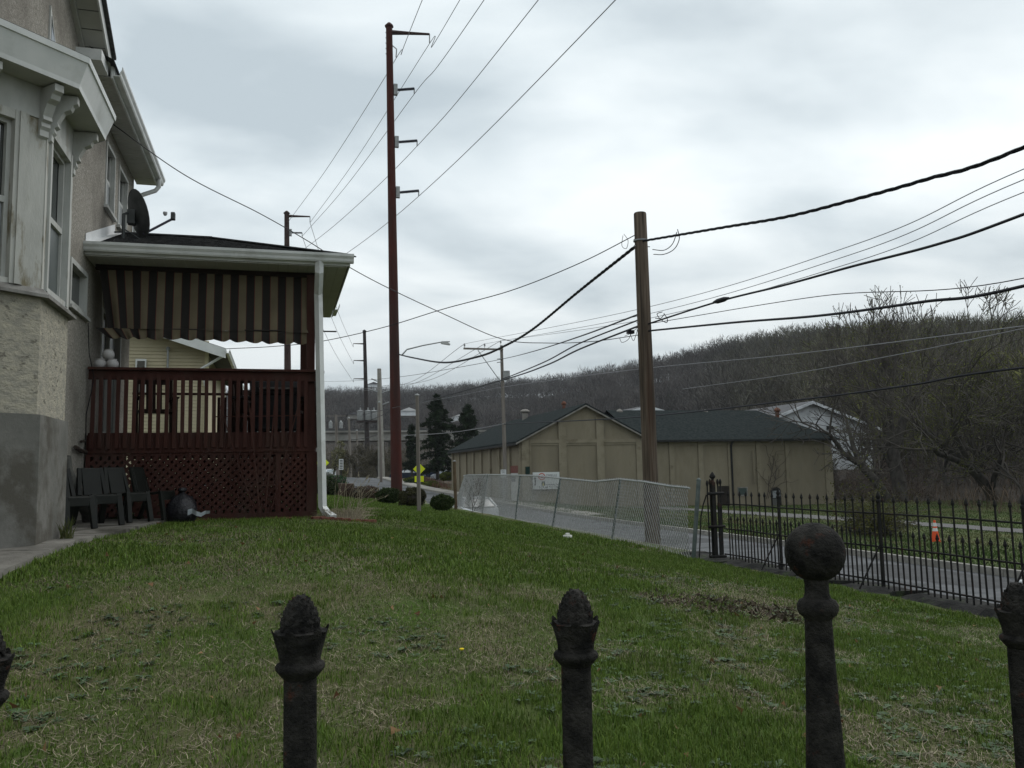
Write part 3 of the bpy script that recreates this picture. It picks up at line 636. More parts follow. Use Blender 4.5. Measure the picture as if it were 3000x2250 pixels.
# satellite dish on the roof
m_dish = mat('dish_grey', (.055, .06, .06), (.09, .095, .095), scale=6, rough=.55)
dish = thing('satellite_dish', 'dark grey satellite dish with long feed arm on the deck roof', 'satellite dish', (-2.42, 14.75, 5.55))
dm = MB(); k = 24; c0 = Vector((-2.28, 14.9, 6.02)); ax = Vector((.83, .48, .28)).normalized(); e1 = Vector((-.28, 0, .95)).normalized(); e1 = (e1-ax*e1.dot(ax)).normalized(); e2 = ax.cross(e1)
for i in range(7):
    r = i/6
    for j in range(k):
        t = 2*math.pi*j/k; dm.v.append(tuple(c0+e1*(.40*r*math.cos(t))+e2*(.34*r*math.sin(t))+ax*(.085*r*r-.06)))
for i in range(6):
    for j in range(k): q = i*k; dm.f.append((q+j, q+(j+1) % k, q+k+(j+1) % k, q+k+j))
rim = [c0+e1*(.40*math.cos(2*math.pi*j/k))+e2*(.34*math.sin(2*math.pi*j/k))+ax*.025 for j in range(k+1)]
dm.tube(rim, .009, k=5, cap=False); dm.build('reflector', m_dish, dish, smooth=True)
MB().tube([(-2.46, 14.75, 5.50), (-2.46, 14.75, 5.95), (-2.40, 14.82, 6.0)], .026, k=8).build('mast', m_dish, dish); MB().box(-2.53, -2.39, 14.62, 14.88, 5.475, 5.50).build('foot', m_dish, dish)
MB().tube([(-2.44, 14.76, 5.70), (-2.1, 14.7, 5.47)], .012, k=6).build('strut', m_dish, dish)
MB().box(-2.42, -2.30, 14.8, 14.95, 5.82, 6.06).build('bracket', m_dish, dish, bevel=.01)
MB().tube([(-2.18, 14.92, 5.68), (-1.76, 15.0, 5.98)], .021, k=8).build('feed_arm', mat('purple_grey', (.06, .055, .08), (.09, .085, .11), scale=5, rough=.5), dish)
lnb = MB().box(-1.77, -1.70, 14.95, 15.05, 5.97, 6.10).build('receiver', m_dish, dish, bevel=.015); MB().lathe([(.02, 0), (.035, .03), (.035, .06)], (-1.86, 15.0, 6.04), k=10).build('horn', mat('light_grey', (.4, .4, .4)), lnb)

# hanging white globe pots by the rail
pots = thing('hanging_pots', 'cluster of three white globe pots hung on cords above the rail', 'pots', (-2.45, 13.95, 3.3))
m_pot = mat('white_glaze', (.42, .41, .40), (.50, .49, .48), scale=8, rough=.4)
for (x, z) in ((-2.60, 3.386), (-2.43, 3.386), (-2.49, 3.53)):
    S7 = .8; pr = [(a_*S7, b_*S7) for a_, b_ in [(.035, -.095), (.075, -.08), (.108, -.03), (.11, .01), (.095, .055), (.075, .07), (.08, .085), (.085, .095), (.07, .095), (.06, .06)]]
    MB().lathe(pr, (x, 13.98, z), k=20).build('pot', m_pot, pots, smooth=True)
cd = MB(); cd.tube([(-2.55, 13.98, 3.69), (-2.60, 13.99, 4.4), (-2.6, 13.99, 4.85)], .004, k=4); cd.tube([(-2.42, 13.98, 3.69), (-2.37, 13.99, 4.1)], .004, k=4); cd.build('cord', mat('cord', (.35, .34, .3)), pots)

# trellis of stakes leaning at the lattice
tr = thing('trellis', 'thin fan trellis of dark red stakes standing before the lattice', 'trellis', (-.25, 13.6, 1))
def st(a, b_): MB().bar(a, b_, .022, .014).build('stake', m_red, tr)
st((-.28, 13.6, .95), (-.86, 13.66, 2.75)); st((-.23, 13.6, .95), (-.42, 13.66, 2.70)); st((-.18, 13.6, .95), (-.05, 13.66, 2.75)); st((-.13, 13.6, .95), (.33, 13.66, 2.85))
for z, x0, x1 in ((2.56, -.92, .34), (2.04, -.70, .18), (1.5, -.5, .0)): MB().bar((x0, 13.625, z), (x1, 13.625, z+.02), .02, .014).build('crosspiece', m_red, tr)

# porch furniture
m_wd = mat('dark_wood', (.02, .012, .009), (.04, .022, .017), scale=6, rough=.7, stretch=(1, 1, .3))
def slat_chair(loc, rz, label):
    t = thing('deck_chair', label, 'chair', loc, rz=rz); ORG[t.name] = (0, 0, 0)
    for sx in (-.27, .27):
        MB().bar((sx, -.25, 0), (sx, -.25, .62), .05, .05).build('leg', m_wd, t); MB().bar((sx, .28, 0), (sx, .36, 1.0), .05, .05).build('leg', m_wd, t); MB().box(sx-.045, sx+.045, -.3, .3, .62, .645).build('armrest', m_wd, t)
    MB().box(-.27, .27, -.27, .27, .40, .44).build('seat', m_wd, t)
    MB().box(-.27, .27, .335, .375, .90, 1.0).build('back_rail', m_wd, t)
    for i in range(5): MB().bar((-.2+.1*i, .29, .44), (-.2+.1*i, .355, .9), .05, .018, up=(0, 1, 0)).build('slat', m_wd, t)
    return t
slat_chair((-1.95, 15.2, 2.336), .25, 'dark slatted wooden armchair on the deck near the sliding door')
slat_chair((-.35, 15.5, 2.336), 2.6, 'dark wooden armchair beside the covered grill on the deck')
slat_chair((.12, 15.25, 2.336), 2.9, 'dark wooden armchair on the deck by the right hand post')
slat_chair((-.55, 17.05, 2.336), .2, 'dark wooden armchair behind the patio table on the deck')
tb = thing('patio_table', 'dark slatted patio table on the deck before the corner post', 'table', (.05, 16.3, 2.336)); 
for i in range(7): MB().box(-.75+i*.215, -.75+i*.215+.2, 15.85, 16.7, 3.02, 3.05).build('slat', m_wd, tb)
for x in (-.68, .68):
    for y in (15.92, 16.62): MB().box(x-.035, x+.035, y-.035, y+.035, 2.337, 3.018).build('leg', m_wd, tb)
g = thing('gas_grill', 'black covered gas grill standing on the deck behind the rail', 'grill', (-.1, 14.7, 2.336))
m_blk = mat('black_cover', (.008, .008, .009), (.02, .02, .021), scale=5, rough=.7)
MB().box(-.42, .3, 14.5, 14.95, 2.40, 3.0).build('cabinet', m_blk, g, bevel=.03)
lid = MB(); lid.prism([(14.48, 3.0), (14.97, 3.0), (14.97, 3.1), (14.9, 3.2), (14.75, 3.245), (14.6, 3.2), (14.48, 3.1)], 0, -.44, .32).build('lid', m_blk, g)
MB().tube([(-.3, 14.44, 3.08), (.2, 14.44, 3.08)], .015, k=6).build('handle', mat('steel', (.4, .4, .4), rough=.3, metal=1), g); MB().box(-.78, -.44, 14.55, 14.9, 2.93, 2.96).build('side_shelf', m_blk, g); MB().box(.32, .42, 14.55, 14.9, 2.93, 2.96).build('side_shelf', m_blk, g)
for x in (-.36, .24):
    for y in (14.55, 14.9): MB().tube([(x, y, 2.337), (x, y, 2.41)], .03, k=8).build('caster', m_blk, g)

# plastic garden chairs below the deck
m_pl = mat('green_resin', (.005, .006, .005), (.010, .0115, .0095), scale=5, rough=.5, spec=.18, coord='obj')
def resin_chair(label):
    t = thing('garden_chair', label, 'chair', group='resin chairs lined up by the house wall'); ORG[t.name] = (0, 0, 0)
    MB().prism([(-.22, .40), (.21, .44), (.245, .42), (.25, .30), (.235, .30), (.215, .40), (-.22, .375)], 0, -.165, .165).build('seat', m_pl, t, bevel=.008)
    MB().prism([(-.21, .42), (-.33, .80), (-.315, .815), (-.29, .81), (-.175, .42)], 0, -.135, .135).build('backrest', m_pl, t, bevel=.01)
    for s in (-1, 1):
        b = MB(); b.bar((s*.175, .21, .44), (s*.2, .29, 0), .05, .08, up=(1, 0, 0)); b.build('leg', m_pl, t, bevel=.006)
        b = MB(); b.bar((s*.155, -.315, .81), (s*.19, -.20, .42), .04, .06, up=(1, 0, 0)); b.bar((s*.19, -.20, .42), (s*.21, -.36, 0), .04, .08, up=(1, 0, 0)); b.build('leg', m_pl, t, bevel=.006)
    return t
c0 = resin_chair('dark green resin garden chair in the row by the house wall')
spots = [(-2.48, 11.7, 'beside the bay window base'), (-2.24, 12.25, 'second from the bay window base'), (-1.98, 12.75, 'third from the bay window base'), (-1.70, 13.2, 'beside the black rubbish bag')]
c0.scale = (.9, .9, .92)
for i, (x, y, lb) in enumerate(spots):
    o = c0 if i == 0 else copy_tree(c0)
    o['label'] = 'dark green resin garden chair '+lb
    o.location = (x, y, float(lawn_z(-1.8, y))+.055); o.rotation_euler = (0, 0, math.radians((-136, -144, -130, -112)[i]))
# rubbish bag beside them
bg = MB(); kk = 26
def bagf(r, z, t): 
    n_ = mnoise.noise(Vector((math.cos(t)*2.4, math.sin(t)*2.4, z*6)))*.16+mnoise.noise(Vector((math.cos(t)*6, math.sin(t)*6, z*15)))*.07; return (r*(1+n_*1.3), z)
bg.lathe([(.05, 0), (.17, .02), (.215, .09), (.22, .18), (.19, .28), (.13, .36), (.06, .40), (.03, .43), (.06, .46), (.05, .50)], (-1.32, 13.2, 1.01), k=kk, fn=bagf)
rb_ = thing('rubbish_bag', 'shiny black rubbish bag with a scrap of white plastic by the lattice', 'bag', (-1.32, 13.2, 1.01))
bg.build('bag', mat('bin_bag', (.008, .008, .01), (.016, .016, .02), scale=8, rough=.3, bump=1.0, bscale=22, spec=.3), rb_, smooth=True)
sc = MB(); 
for i in range(6):
    for s in (0, 1): sc.v.append((-1.22+.06*i, 12.97+.03*math.sin(i*2), 1.12+.025*math.sin(i*1.7)+.08*s*(1-.1*i)))
sc.f += [(2*i, 2*i+2, 2*i+3, 2*i+1) for i in range(5)]; sc.build('plastic_scrap', mat('clear_plastic', (.25, .28, .3), (.4, .43, .45), scale=9, rough=.3), rb_, smooth=True)

# dry ornamental grass and bricks at the downspout
m_dry = mat('dry_stalk', (.20, .17, .115), (.34, .30, .22), scale=30, rough=.9)
og = thing('ornamental_grass', 'clump of dry tan ornamental grass beside the white downspout', 'plant', (1.02, 13.5, .97))
b = MB()
for i in range(330):
    a = random.uniform(0, 6.28); r = random.uniform(.02, .30); x, y = 1.02+r*math.cos(a)*1.1, 13.5+r*math.sin(a)*.6; h = random.uniform(.05, .26); ln = random.uniform(.0, .3)
    b.tube([(x, y, .95), (x+ln*.4*math.cos(a), y+ln*.3, .97+h*.7), (x+ln*math.cos(a)*1.1, y+ln*.4, .97+h*.6)], [.004, .003, .001], k=3, cap=False)
b.build('tuft', m_dry, og)
b = MB()
for i in range(26):
    x0 = 1.02+random.uniform(-.2, .3); ln = random.uniform(-.08, .55); h = random.uniform(.35, .85)*(1-.5*abs(ln)); 
    b.tube([(x0, 13.5, .96), (x0+ln*.3, 13.5, .97+h*.6), (x0+ln, 13.5+random.uniform(-.1, .1), .97+h)], [.004, .0035, .0015], k=3, cap=False)
    if i % 2: b.tube([(x0+ln*.93, 13.5, .97+h*.95), (x0+ln*1.03, 13.5, .97+h*1.06)], [.009, .004], k=4)
b.build('stalks', m_dry, og)
m_brick = mat('old_brick', (.11, .045, .035), (.19, .085, .06), scale=9, rough=.95, bump=.6, bscale=40)
br = MB().box(-.1, .1, -.05, .05, 0, .062).mesh('brick', m_brick)
be = thing('brick_edging', 'row of old red bricks edging the bed by the downspout', 'edging', (1.0, 13.2, .96))
for i in range(7):
    x = .60+i*.13+random.uniform(-.03, .03); y = 13.28-.05*math.sin(i*.8)+(.02*i if i > 4 else 0); piece('brick', br, be, (x+random.uniform(-.02, .02), y, float(lawn_z(x, y))-.02), (0, 0, random.uniform(-.5, .5)))
for (x, y) in ((-1.45, 13.35), (-1.15, 13.55), (-.55, 13.62), (.05, 13.65), (-1.72, 12.75)):
    piece('brick', br, be, (x, y, float(lawn_z(x, y))-.015), (0, 0, random.uniform(-.4, .4)), (1.8, 1, .7))
# ================================================================== FENCES
m_iron = mat('black_iron', (.010, .0105, .0105), (.022, .020, .019), scale=9, rough=.7, spec=.15, c3=(.05, .022, .014), s3=6, t3=(.58, .7), coord='pos')
m_cast = mat('weathered_cast_iron', (.010, .0098, .0095), (.044, .041, .037), scale=38, rough=.85, bump=.6, bscale=160, c3=(.055, .022, .015), s3=26, t3=(.60, .68), lo=.38, hi=.72, detail=8, spec=.1)
# --- near fence: pinecone pickets and a ball-topped post (y = 1)
nf = thing('iron_fence', 'rusty cast iron fence with pinecone finials and a ball topped post', 'fence', (.35, 1, .45))
def cone_fn(r, z, t):
    if z > -.040:      # pinecone scales in a spiral lattice
        f = math.cos(5*t+z*330)*math.cos(5*t-z*330)
        return (r*(1+.10*max(-.6, f)) , z)
    if z > -.074:      # calyx petals, flaring, scalloped top
        k = (z+.074)/.034
        return (r*(1+.11*k*math.cos(6*t)), z+(.0075*math.cos(6*t)*max(0, k-.45)*1.8))
    return (r, z)
mm = .001
fin = [(.5, 0), (4, -.6), (8, -3), (12, -8), (16, -15), (19, -23), (20.6, -30), (20.8, -35), (20, -38.5), (24, -38.8), (28.5, -39.5), (28.8, -42), (27, -48), (25, -55), (23, -62), (22, -70), (22.4, -72.5), (25.5, -74), (27, -76.5), (26.5, -80), (23.5, -83.5), (21.5, -86), (19.4, -88.5), (18, -90)]
prof = []
for i in range(len(fin)-1):
    a, b = fin[i], fin[i+1]; s = 3 if a[1] > -36 else 2
    for j in range(s): t = j/s; prof.append(((a[0]+(b[0]-a[0])*t)*mm, (a[1]+(b[1]-a[1])*t)*mm))
prof.append((18*mm, -.09))
fb_ = MB().lathe(prof, k=60, fn=cone_fn)
for i in range(64):       # overlapping scales of the cone, in a spiral
    f = (i+.5)/64; zc_ = -.0365+.0355*f**.92; rc_ = np.interp(-zc_*1000, [-p_[1] for p_ in fin[:9]], [p_[0] for p_ in fin[:9]])*mm; a_ = i*2.39996
    sz = .0060*(1-.45*f); o_ = Vector((math.cos(a_), math.sin(a_), .25+.7*f)).normalized(); t_ = Vector((-math.sin(a_), math.cos(a_), 0)); u_ = o_.cross(t_); c_ = Vector((rc_*math.cos(a_), rc_*math.sin(a_), zc_)); n_ = len(fb_.v)
    fb_.v += [tuple(c_+t_*sz-o_*.001), tuple(c_-u_*sz*1.1-o_*.001), tuple(c_-t_*sz-o_*.001), tuple(c_+u_*sz*1.1-o_*.001), tuple(c_+o_*.0019+Vector((0, 0, sz*.25)))]; fb_.f += [(n_+j, n_+(j+1) % 4, n_+4) for j in range(4)]
fm = fb_.mesh('finial', m_cast, smooth=True)
sm = MB().lathe([(.018, -.0905), (.0182, -.3), (.0178, -.7), (.018, -1.15)], k=24).mesh('picket', m_cast, smooth=True)
for px_, py_ in ((-52, 1815), (880, 1743), (1683, 1726), (2978, 1706)):
    p = PY(1.0, px_, py_); tilt = (random.uniform(-.008, .008), random.uniform(-.012, .004), random.uniform(0, 3))
    o = piece('picket', sm, nf, (p.x, 1.0, p.z), tilt); f_ = piece('finial', fm, nf, (p.x, 1.0, p.z), tilt)
    f_.parent = o; f_.location = (0, 0, 0); f_.rotation_euler = (0, 0, 0)
for x_ in (-1.27, -.945, -.62, 1.335, 1.66, 1.985):
    o = piece('picket', sm, nf, (x_, 1.0, 1.50)); f_ = piece('finial', fm, nf); f_.parent = o; f_.location = (0, 0, 0)
p = PY(1.0, 2383, 1531); R = .0387
bp = [(R*math.sin(math.pi*i/26), -R+R*math.cos(math.pi*i/26)) for i in range(1, 23)]
bl = MB().lathe(bp, k=40, fn=lambda r, z, t: (r*(1+.010*mnoise.noise(Vector((math.cos(t)*1.5, math.sin(t)*1.5, z*60)))+.006*mnoise.noise(Vector((math.cos(t)*5, math.sin(t)*5, z*190)))), z)).mesh('ball', m_cast, smooth=True)
post = [(.0165, -.070), (.0152, -.08), (.0155, -.092), (.0175, -.098), (.0235, -.101), (.0262, -.107), (.0262, -.113), (.0235, -.119), (.0185, -.1225), (.0172, -.126), (.018, -.16), (.0205, -.23), (.0235, -.29), (.0255, -.34), (.0262, -.5), (.0262, -1.18)]
pm = MB().lathe(post, k=32).mesh('post', m_cast, smooth=True)
o = piece('post', pm, nf, (p.x, 1.0, p.z), (0, .004, 0)); f_ = piece('ball', bl, nf); f_.parent = o; f_.location = (0, 0, 0)
for z in (.95, .60): MB().box(-1.4, 2.1, .988, 1.012, z, z+.035).build('rail', m_cast, nf)

# --- far iron fence along the road edge
XF = 7.60
ff = thing('iron_fence', 'black iron picket fence on the stone edging above the road', 'fence', (XF, 9, .05))
def spear(h, r=.0115):
    b = MB(); b.tube([(0, 0, 0), (0, 0, h-.07)], r, k=6); b.lathe([(r, h-.075), (.020, h-.065), (.022, h-.045), (.015, h-.03), (.017, h-.025), (.010, h-.012), (.001, h+.012)], k=7); return b
tall = spear(1.19).mesh('picket', m_iron); short = spear(.765).mesh('picket', m_iron)
y = 13.52; i = 0; FENCE_END = 5.0
posts = [11.95, 9.62, 7.35, 5.1]
while y > FENCE_END:
    if not any(abs(y-q) < .06 for q in posts): piece('picket', tall, ff, (XF, y, .05), (random.uniform(-.006, .006), random.uniform(-.02, .012), 0))
    piece('picket', short, ff, (XF, y-.1, .05), (random.uniform(-.006, .006), random.uniform(-.02, .012), 0)); y -= .2
for z, e in ((.145, 0), (.585, 0), (1.015, .0)):
    b = MB(); ys = [13.7, 12.9, 11.95, 10.8, 9.62, 8.5, 7.35, 6, 5.0]; b.tube([(XF+.012*math.sin(i*2.1), yy, z+.008*math.sin(i*1.7)) for i, yy in enumerate(ys)], .0125, k=6); b.build('rail', m_iron, ff)
pp = MB(); pp.box(-.018, .018, -.018, .018, 0, 1.12); pp.lathe([(.03, 1.12), (.034, 1.13), (.034, 1.15), (.022, 1.165), (.03, 1.19), (.03, 1.21), (.018, 1.235), (.008, 1.26), (.001, 1.275)], k=10); pp = pp.mesh('post', m_iron)
for q in posts:
    piece('post', pp, ff, (XF, q, .04)); MB().tube([(XF, q, .64), (XF-.32, q+.06, .06)], .011, k=6).build('brace', m_iron, ff)
# gate post cluster at its far end
gc = MB(); cy = 13.82
cl = thing('gate_post', 'ornate black iron gate post with clustered bars and a crown finial', 'gate post', (XF-.1, cy+.05, .05))
for dx, dy, h in ((-.13, .0, 1.34), (-.065, .02, 1.36), (.065, -.02, 1.36), (.13, 0, 1.36)):
    b = MB(); b.tube([(XF-.1+dx, cy+dy, .05), (XF-.1+dx, cy+dy, h)], .013, k=6); b.lathe([(.013, 0), (.022, .02), (.026, .05), (.02, .08), (.01, .1), (.002, .11)], (XF-.1+dx, cy+dy, h-.01), k=8); b.build('bar', m_iron, cl)
MB().box(XF-.155, XF-.085, cy-.03, cy+.03, .05, 1.40).build('post', m_iron, cl); MB().box(XF-.03, XF+.03, cy-.028, cy+.028, .05, 1.03).build('post', m_iron, cl)
MB().lathe([(.045, 0), (.03, .02), (.022, .05), (.03, .07), (.05, .085), (.055, .11), (.04, .14), (.02, .17), (.004, .19)], (XF-.12, cy, 1.395), k=12).build('finial', m_iron, cl, smooth=True)
for z in (1.2, .62, .1): MB().tube([(XF-.26, cy-.045, z), (XF+.06, cy-.045, z)], .026, k=8).build('band', m_iron, cl)
MB().tube([(XF-.25, cy, 1.18), (XF-.31, cy+.03, 1.0), (XF-.35, cy+.05, .8), (XF-.40, cy+.08, .06)], .012, k=6).build('brace', m_iron, cl)

# --- chain link fence
m_galv = mat('galvanised', (.27, .28, .28), (.38, .39, .39), scale=10, rough=.5, metal=.3)
m_post = mat('green_grey_post', (.075, .095, .09), (.13, .15, .145), scale=8, rough=.6)
clf = thing('chain_link_fence', 'leaning galvanised chain link fence with sagging top rail', 'fence', (7.5, 25, .1))
CP = [(7.11, 13.97), (7.42, 18.57), (7.55, 23.4), (7.6, 27.5), (7.75, 32.9), (8.2, 40.0)]
tops = [PY(14.0, 2047, 1408), PY(18.6, 1818, 1404), PY(23.4, 1642, 1402), PY(27.5, 1524, 1394), PY(32.9, 1430, 1390), PY(40.0, 1373, 1390)]
def cz(x, y): return float(lawn_z(min(x, 7.7), y))
for i, ((x, y), t) in enumerate(zip(CP, tops)):
    r = .038 if i == 0 else .028; e = Vector(t); zb = cz(x, y)-.1
    b = MB(); b.tube([(x, y, zb), tuple(e)], r, k=10)
    if i == 0: b.lathe([(r+.006, 0), (r+.006, .015), (r*.6, .04), (.004, .05)], tuple(e), k=10)
    b.build('post', m_post, clf, smooth=True)
TR = [Vector(tops[0])-Vector((0, 0, .07)), None]
def toppath():
    P = [(2020, 1430, 14.0), (1960, 1424, 15.2), (1890, 1412, 16.6), (1818, 1404, 18.6), (1745, 1411, 20.4), (1642, 1401, 23.4), (1570, 1394, 25.8), (1524, 1393, 27.5), (1430, 1391, 32.9), (1373, 1392, 39), (1358, 1394, 41)]
    return [PY(d_, a, b_) for a, b_, d_ in P]
TP = toppath(); MB().tube(TP, .021, k=8).build('top_rail', m_galv, clf, smooth=True)
# woven wires, one zigzag per pitch, between ground line and top rail
ty = np.array([p.y for p in TP]); txx = np.array([p.x for p in TP]); tzz = np.array([p.z for p in TP])
V = []; F = []
cc = .064; w_ = .0050; i = 0; y = 14.05
while y < 40.5:
    cxs = float(np.interp(y, [c[1] for c in CP], [c[0] for c in CP])); zb = float(lawn_z(min(cxs, 7.7), y)); xt = float(np.interp(y, ty, txx)); zt = float(np.interp(y, ty, tzz))+.04
    n = int((zt-zb)/cc)
    for s in range(n+1):
        f = s/n; z = zb+(zt-zb)*f; x = cxs+(xt-cxs)*f+.03*math.sin(y*1.7)*math.sin(f*3.1)
        k = (s+i) % 2; yy = y+cc*1.04*k; dx = .006 if k else -.006
        V += [(x+dx, yy-w_, z), (x+dx+w_*1.2, yy+w_*.4, z+w_), (x+dx-w_*1.2, yy+w_, z-w_)]
        if s:
            q = len(V)-6
            for j in range(3): F.append((q+j, q+(j+1) % 3, q+3+(j+1) % 3, q+3+j))
    y += cc; i += 1
tag(np_mesh('wire_mesh', np.array(V), np.array(F), m_galv, clf), kind='stuff')
# ================================================================== POLES AND WIRES
m_rust = mat('oxide_red_steel', (.044, .012, .009), (.068, .018, .013), scale=1.5, rough=.8, c3=(.04, .018, .015), s3=.5, t3=(.5, .65), stretch=(1, 1, .2))
m_rustd = mat('brown_steel', (.035, .022, .02), (.055, .034, .03), scale=1.5, rough=.8)
m_ins = mat('insulator', (.05, .05, .07), (.08, .08, .10), scale=8, rough=.4)
m_gal2 = mat('grey_steel', (.22, .23, .23), (.32, .33, .33), scale=5, rough=.5, metal=.2)
m_wire = mat('cable_black', (.012, .012, .016), rough=.5); m_cond = mat('conductor', (.20, .20, .21), rough=.5); m_condl = mat('light_conductor', (.22, .22, .23), rough=.5)
def steel_pole(label, base, top, r0, r1, arms, group, m=m_rust, k=12):
    t = thing('transmission_pole', label, 'utility pole', base, group=group); b = Vector(base); e = Vector(top)
    MB().tube([b-Vector((0, 0, .5)), b.lerp(e, .5), e], [r0, (r0+r1)/2, r1], k=k).build('shaft', m, t, smooth=True)
    MB().lathe([(r1*1.35, 0), (r1*1.35, .12), (r1*.5, .35), (.02, .4)], tuple(e), k=8).build('cap', m, t)
    ends = []
    for (z, dx, dz, kind) in arms:
        f = (z-b.z)/(e.z-b.z); c = b.lerp(e, f)
        if kind == 'arm':
            MB().tube([c, c+Vector((dx*.5, 0, dz*.5)), c+Vector((dx, 0, dz))], [.20, .13, .09], k=6).build('arm', m_rustd, t); p = c+Vector((dx, 0, dz)); MB().tube([p, p-Vector((0, 0, .75))], .05, k=5).build('hanger', m_gal2, t); ends.append(p-Vector((0, 0, .8)))
        else:
            r = r0+(r1-r0)*f; s = 1 if dx > 0 else -1
            MB().box(c.x+s*r if s > 0 else c.x-r-.3, c.x+r+.3 if s > 0 else c.x-r, c.y-.15, c.y+.15, c.z-.45, c.z+.45).build('bracket', m_gal2, t)
            pts = []; rad = []; nd = 26; a = c+Vector((s*(r+.3), 0, 0)); q = c+Vector((dx, 0, dz))
            for i in range(nd*2+1): pts.append(a.lerp(q, i/(nd*2))); rad.append(.07 if i % 2 else .135)
            MB().tube(pts, rad, k=7).build('insulator', m_ins, t); MB().tube([q, q-Vector((0, 0, .42))], .05, k=5).build('clamp', m_gal2, t); ends.append(q-Vector((0, 0, .45)))
    return t, ends
poleA, endsA = steel_pole('tall dark red steel transmission pole with four arms beside the road', (8.85, 66, .3), (8.4, 66, 37.7), .44, .26,
    [(37.25, 3.3, .25, 'arm'), (32.45, 1.95, .25, 'ins'), (28.1, 2.1, .25, 'ins'), (23.95, 2.15, .25, 'ins')], 'steel transmission poles')
for i in range(14):
    z = 37.2-.45*i if i < 5 else 33-2.0*(i-5)
    MB().bar((8.1-.02*0, 66, z), (8.45, 66, z), .05, .05).build('step', m_rustd, poleA) if i < 5 else None
poleB, endsB = steel_pole('brown steel transmission pole rising behind the deck roof', (1.3, 110, 1.2), (.84, 110, 35.0), .5, .30, [(34.7, 2.9, .1, 'arm'), (32.55, 1.9, .05, 'ins')], 'steel transmission poles', m=m_rustd)
poleC, endsC = steel_pole('slim dark transmission pole with left hand arms and three transformers', (19.8, 196, .5), (19.0, 196, 34.4), .62, .36, [(31.5, -2.6, 0, 'arm'), (27.6, -2.6, 0, 'arm'), (23.4, -2.7, 0, 'arm')], 'steel transmission poles', m=mat('dark_brown_pole', (.022, .018, .017), (.04, .032, .03), scale=2))
for dx in (-2.7, .15, 2.4): 
    MB().lathe([(.65, 0), (.72, .1), (.72, 1.9), (.8, 1.95), (.8, 2.1), (.35, 2.25), (.14, 2.3), (.16, 2.8), (.05, 2.85)], (19.6+dx*.6, 195.0, 13.9), k=12).build('transformer', m_gal2, poleC, smooth=True)
MB().box(17.2, 21.8, 195.2, 195.8, 13.4, 13.7).build('platform', m_rustd, poleC)
# luminaire on pole A
arm = MB(); a0 = PY(66, 1178, 1040); pts = [a0, PY(66, 1192, 1024), PY(66, 1240, 1012), PY(66, 1300, 1001), PY(66, 1318, 1001)]
arm.tube(pts, [.06, .055, .05, .045, .045], k=8); arm.build('lamp_arm', m_gal2, poleA, smooth=True)
lh = PY(66, 1305, 1003); MB().prism([(lh.x-.35, lh.z-.12), (lh.x+.35, lh.z-.22), (lh.x+.38, lh.z-.15), (lh.x+.2, lh.z-.02), (lh.x-.3, lh.z+.08)], 1, 65.85, 66.15).build('lamp_head', mat('lamp_grey', (.42, .43, .42)), poleA)

m_wood = mat('weathered_pole_wood', (.046, .036, .028), (.135, .105, .080), scale=13, rough=.92, bump=.7, bscale=30, stretch=(1, 1, .035), c3=(.060, .036, .025), s3=3.2, t3=(.56, .66), detail=10, lo=.4, hi=.6)
m_wood2 = mat('grey_pole_wood', (.13, .115, .10), (.21, .19, .17), scale=5, rough=.92, bump=.5, bscale=26, stretch=(1, 1, .08))
wp = thing('utility_pole', 'stout brown wooden utility pole behind the chain link fence', 'utility pole', (8.22, 18, -.8))
b = MB(); bx0 = PY(18.0, 1912, 1500); tx = PY(18.0, 1890, 625)
b.tube([(8.19, 18, -1), (8.18, 18, 2.5), (8.16, 18, 5), (8.15, 18, tx.z-.03), (8.15, 18, tx.z)], [.178, .172, .16, .148, .135], k=20); b.build('shaft', m_wood, wp, smooth=True)
hw = MB(); hw.lathe([(.17, 0), (.17, .03), (.16, .03)], (8.14, 18, 6.95), k=16); hw.build('band', m_gal2, wp)
for z in (4.85, 5.02, 6.83, 6.98): MB().tube([(7.96, 17.98, z), (8.36, 17.98, z)], .012, k=5).build('bolt', m_gal2, wp)
up = thing('utility_pole', 'grey wooden utility pole with one-sided crossarm before the warehouse', 'utility pole', (16.3, 61.7, -.6))
t2 = PY(61.7, 1469, 1012); b2 = PY(61.7, 1482, 1420)
MB().tube([(b2.x, 61.7, -1), (t2.x, 61.7, t2.z)], [.17, .115], k=12).build('shaft', m_wood2, up, smooth=True)
ca, cb_ = PY(61.55, 1358, 1021), PY(61.55, 1474, 1024); MB().bar(ca, cb_, .10, .13).build('crossarm', m_wood2, up)
MB().bar(PY(61.5, 1400, 1026), PY(61.5, 1462, 1112), .05, .05).build('brace', m_gal2, up)
INS2 = []
for q in (1361, 1420, 1467):
    p = PY(61.55, q, 1019 if q < 1460 else 1010); MB().lathe([(.02, 0), (.02, .12), (.07, .13), (.07, .2), (.04, .22), (.06, .26), (.05, .32)], tuple(p), k=8).build('pin_insulator', mat('porcelain', (.3, .3, .3), rough=.3), up); INS2.append(p+Vector((0, 0, .3)))
p = PY(61.4, 1481, 1100); MB().box(p.x-.18, p.x+.3, 61.2, 61.55, p.z-.35, p.z+.35).build('cabinet', m_gal2, up, bevel=.04)
for q, s in ((1062, .12), (1052, .1)): pp_ = PY(61.5, 1456, q); MB().tube([pp_, pp_+Vector((.4, 0, .05))], .03, k=5).build('bracket', m_gal2, up)
lp = thing('short_pole', 'plain grey pole with small cap rising from the lawn between bushes', 'pole', (4.05, 25.2, .7))
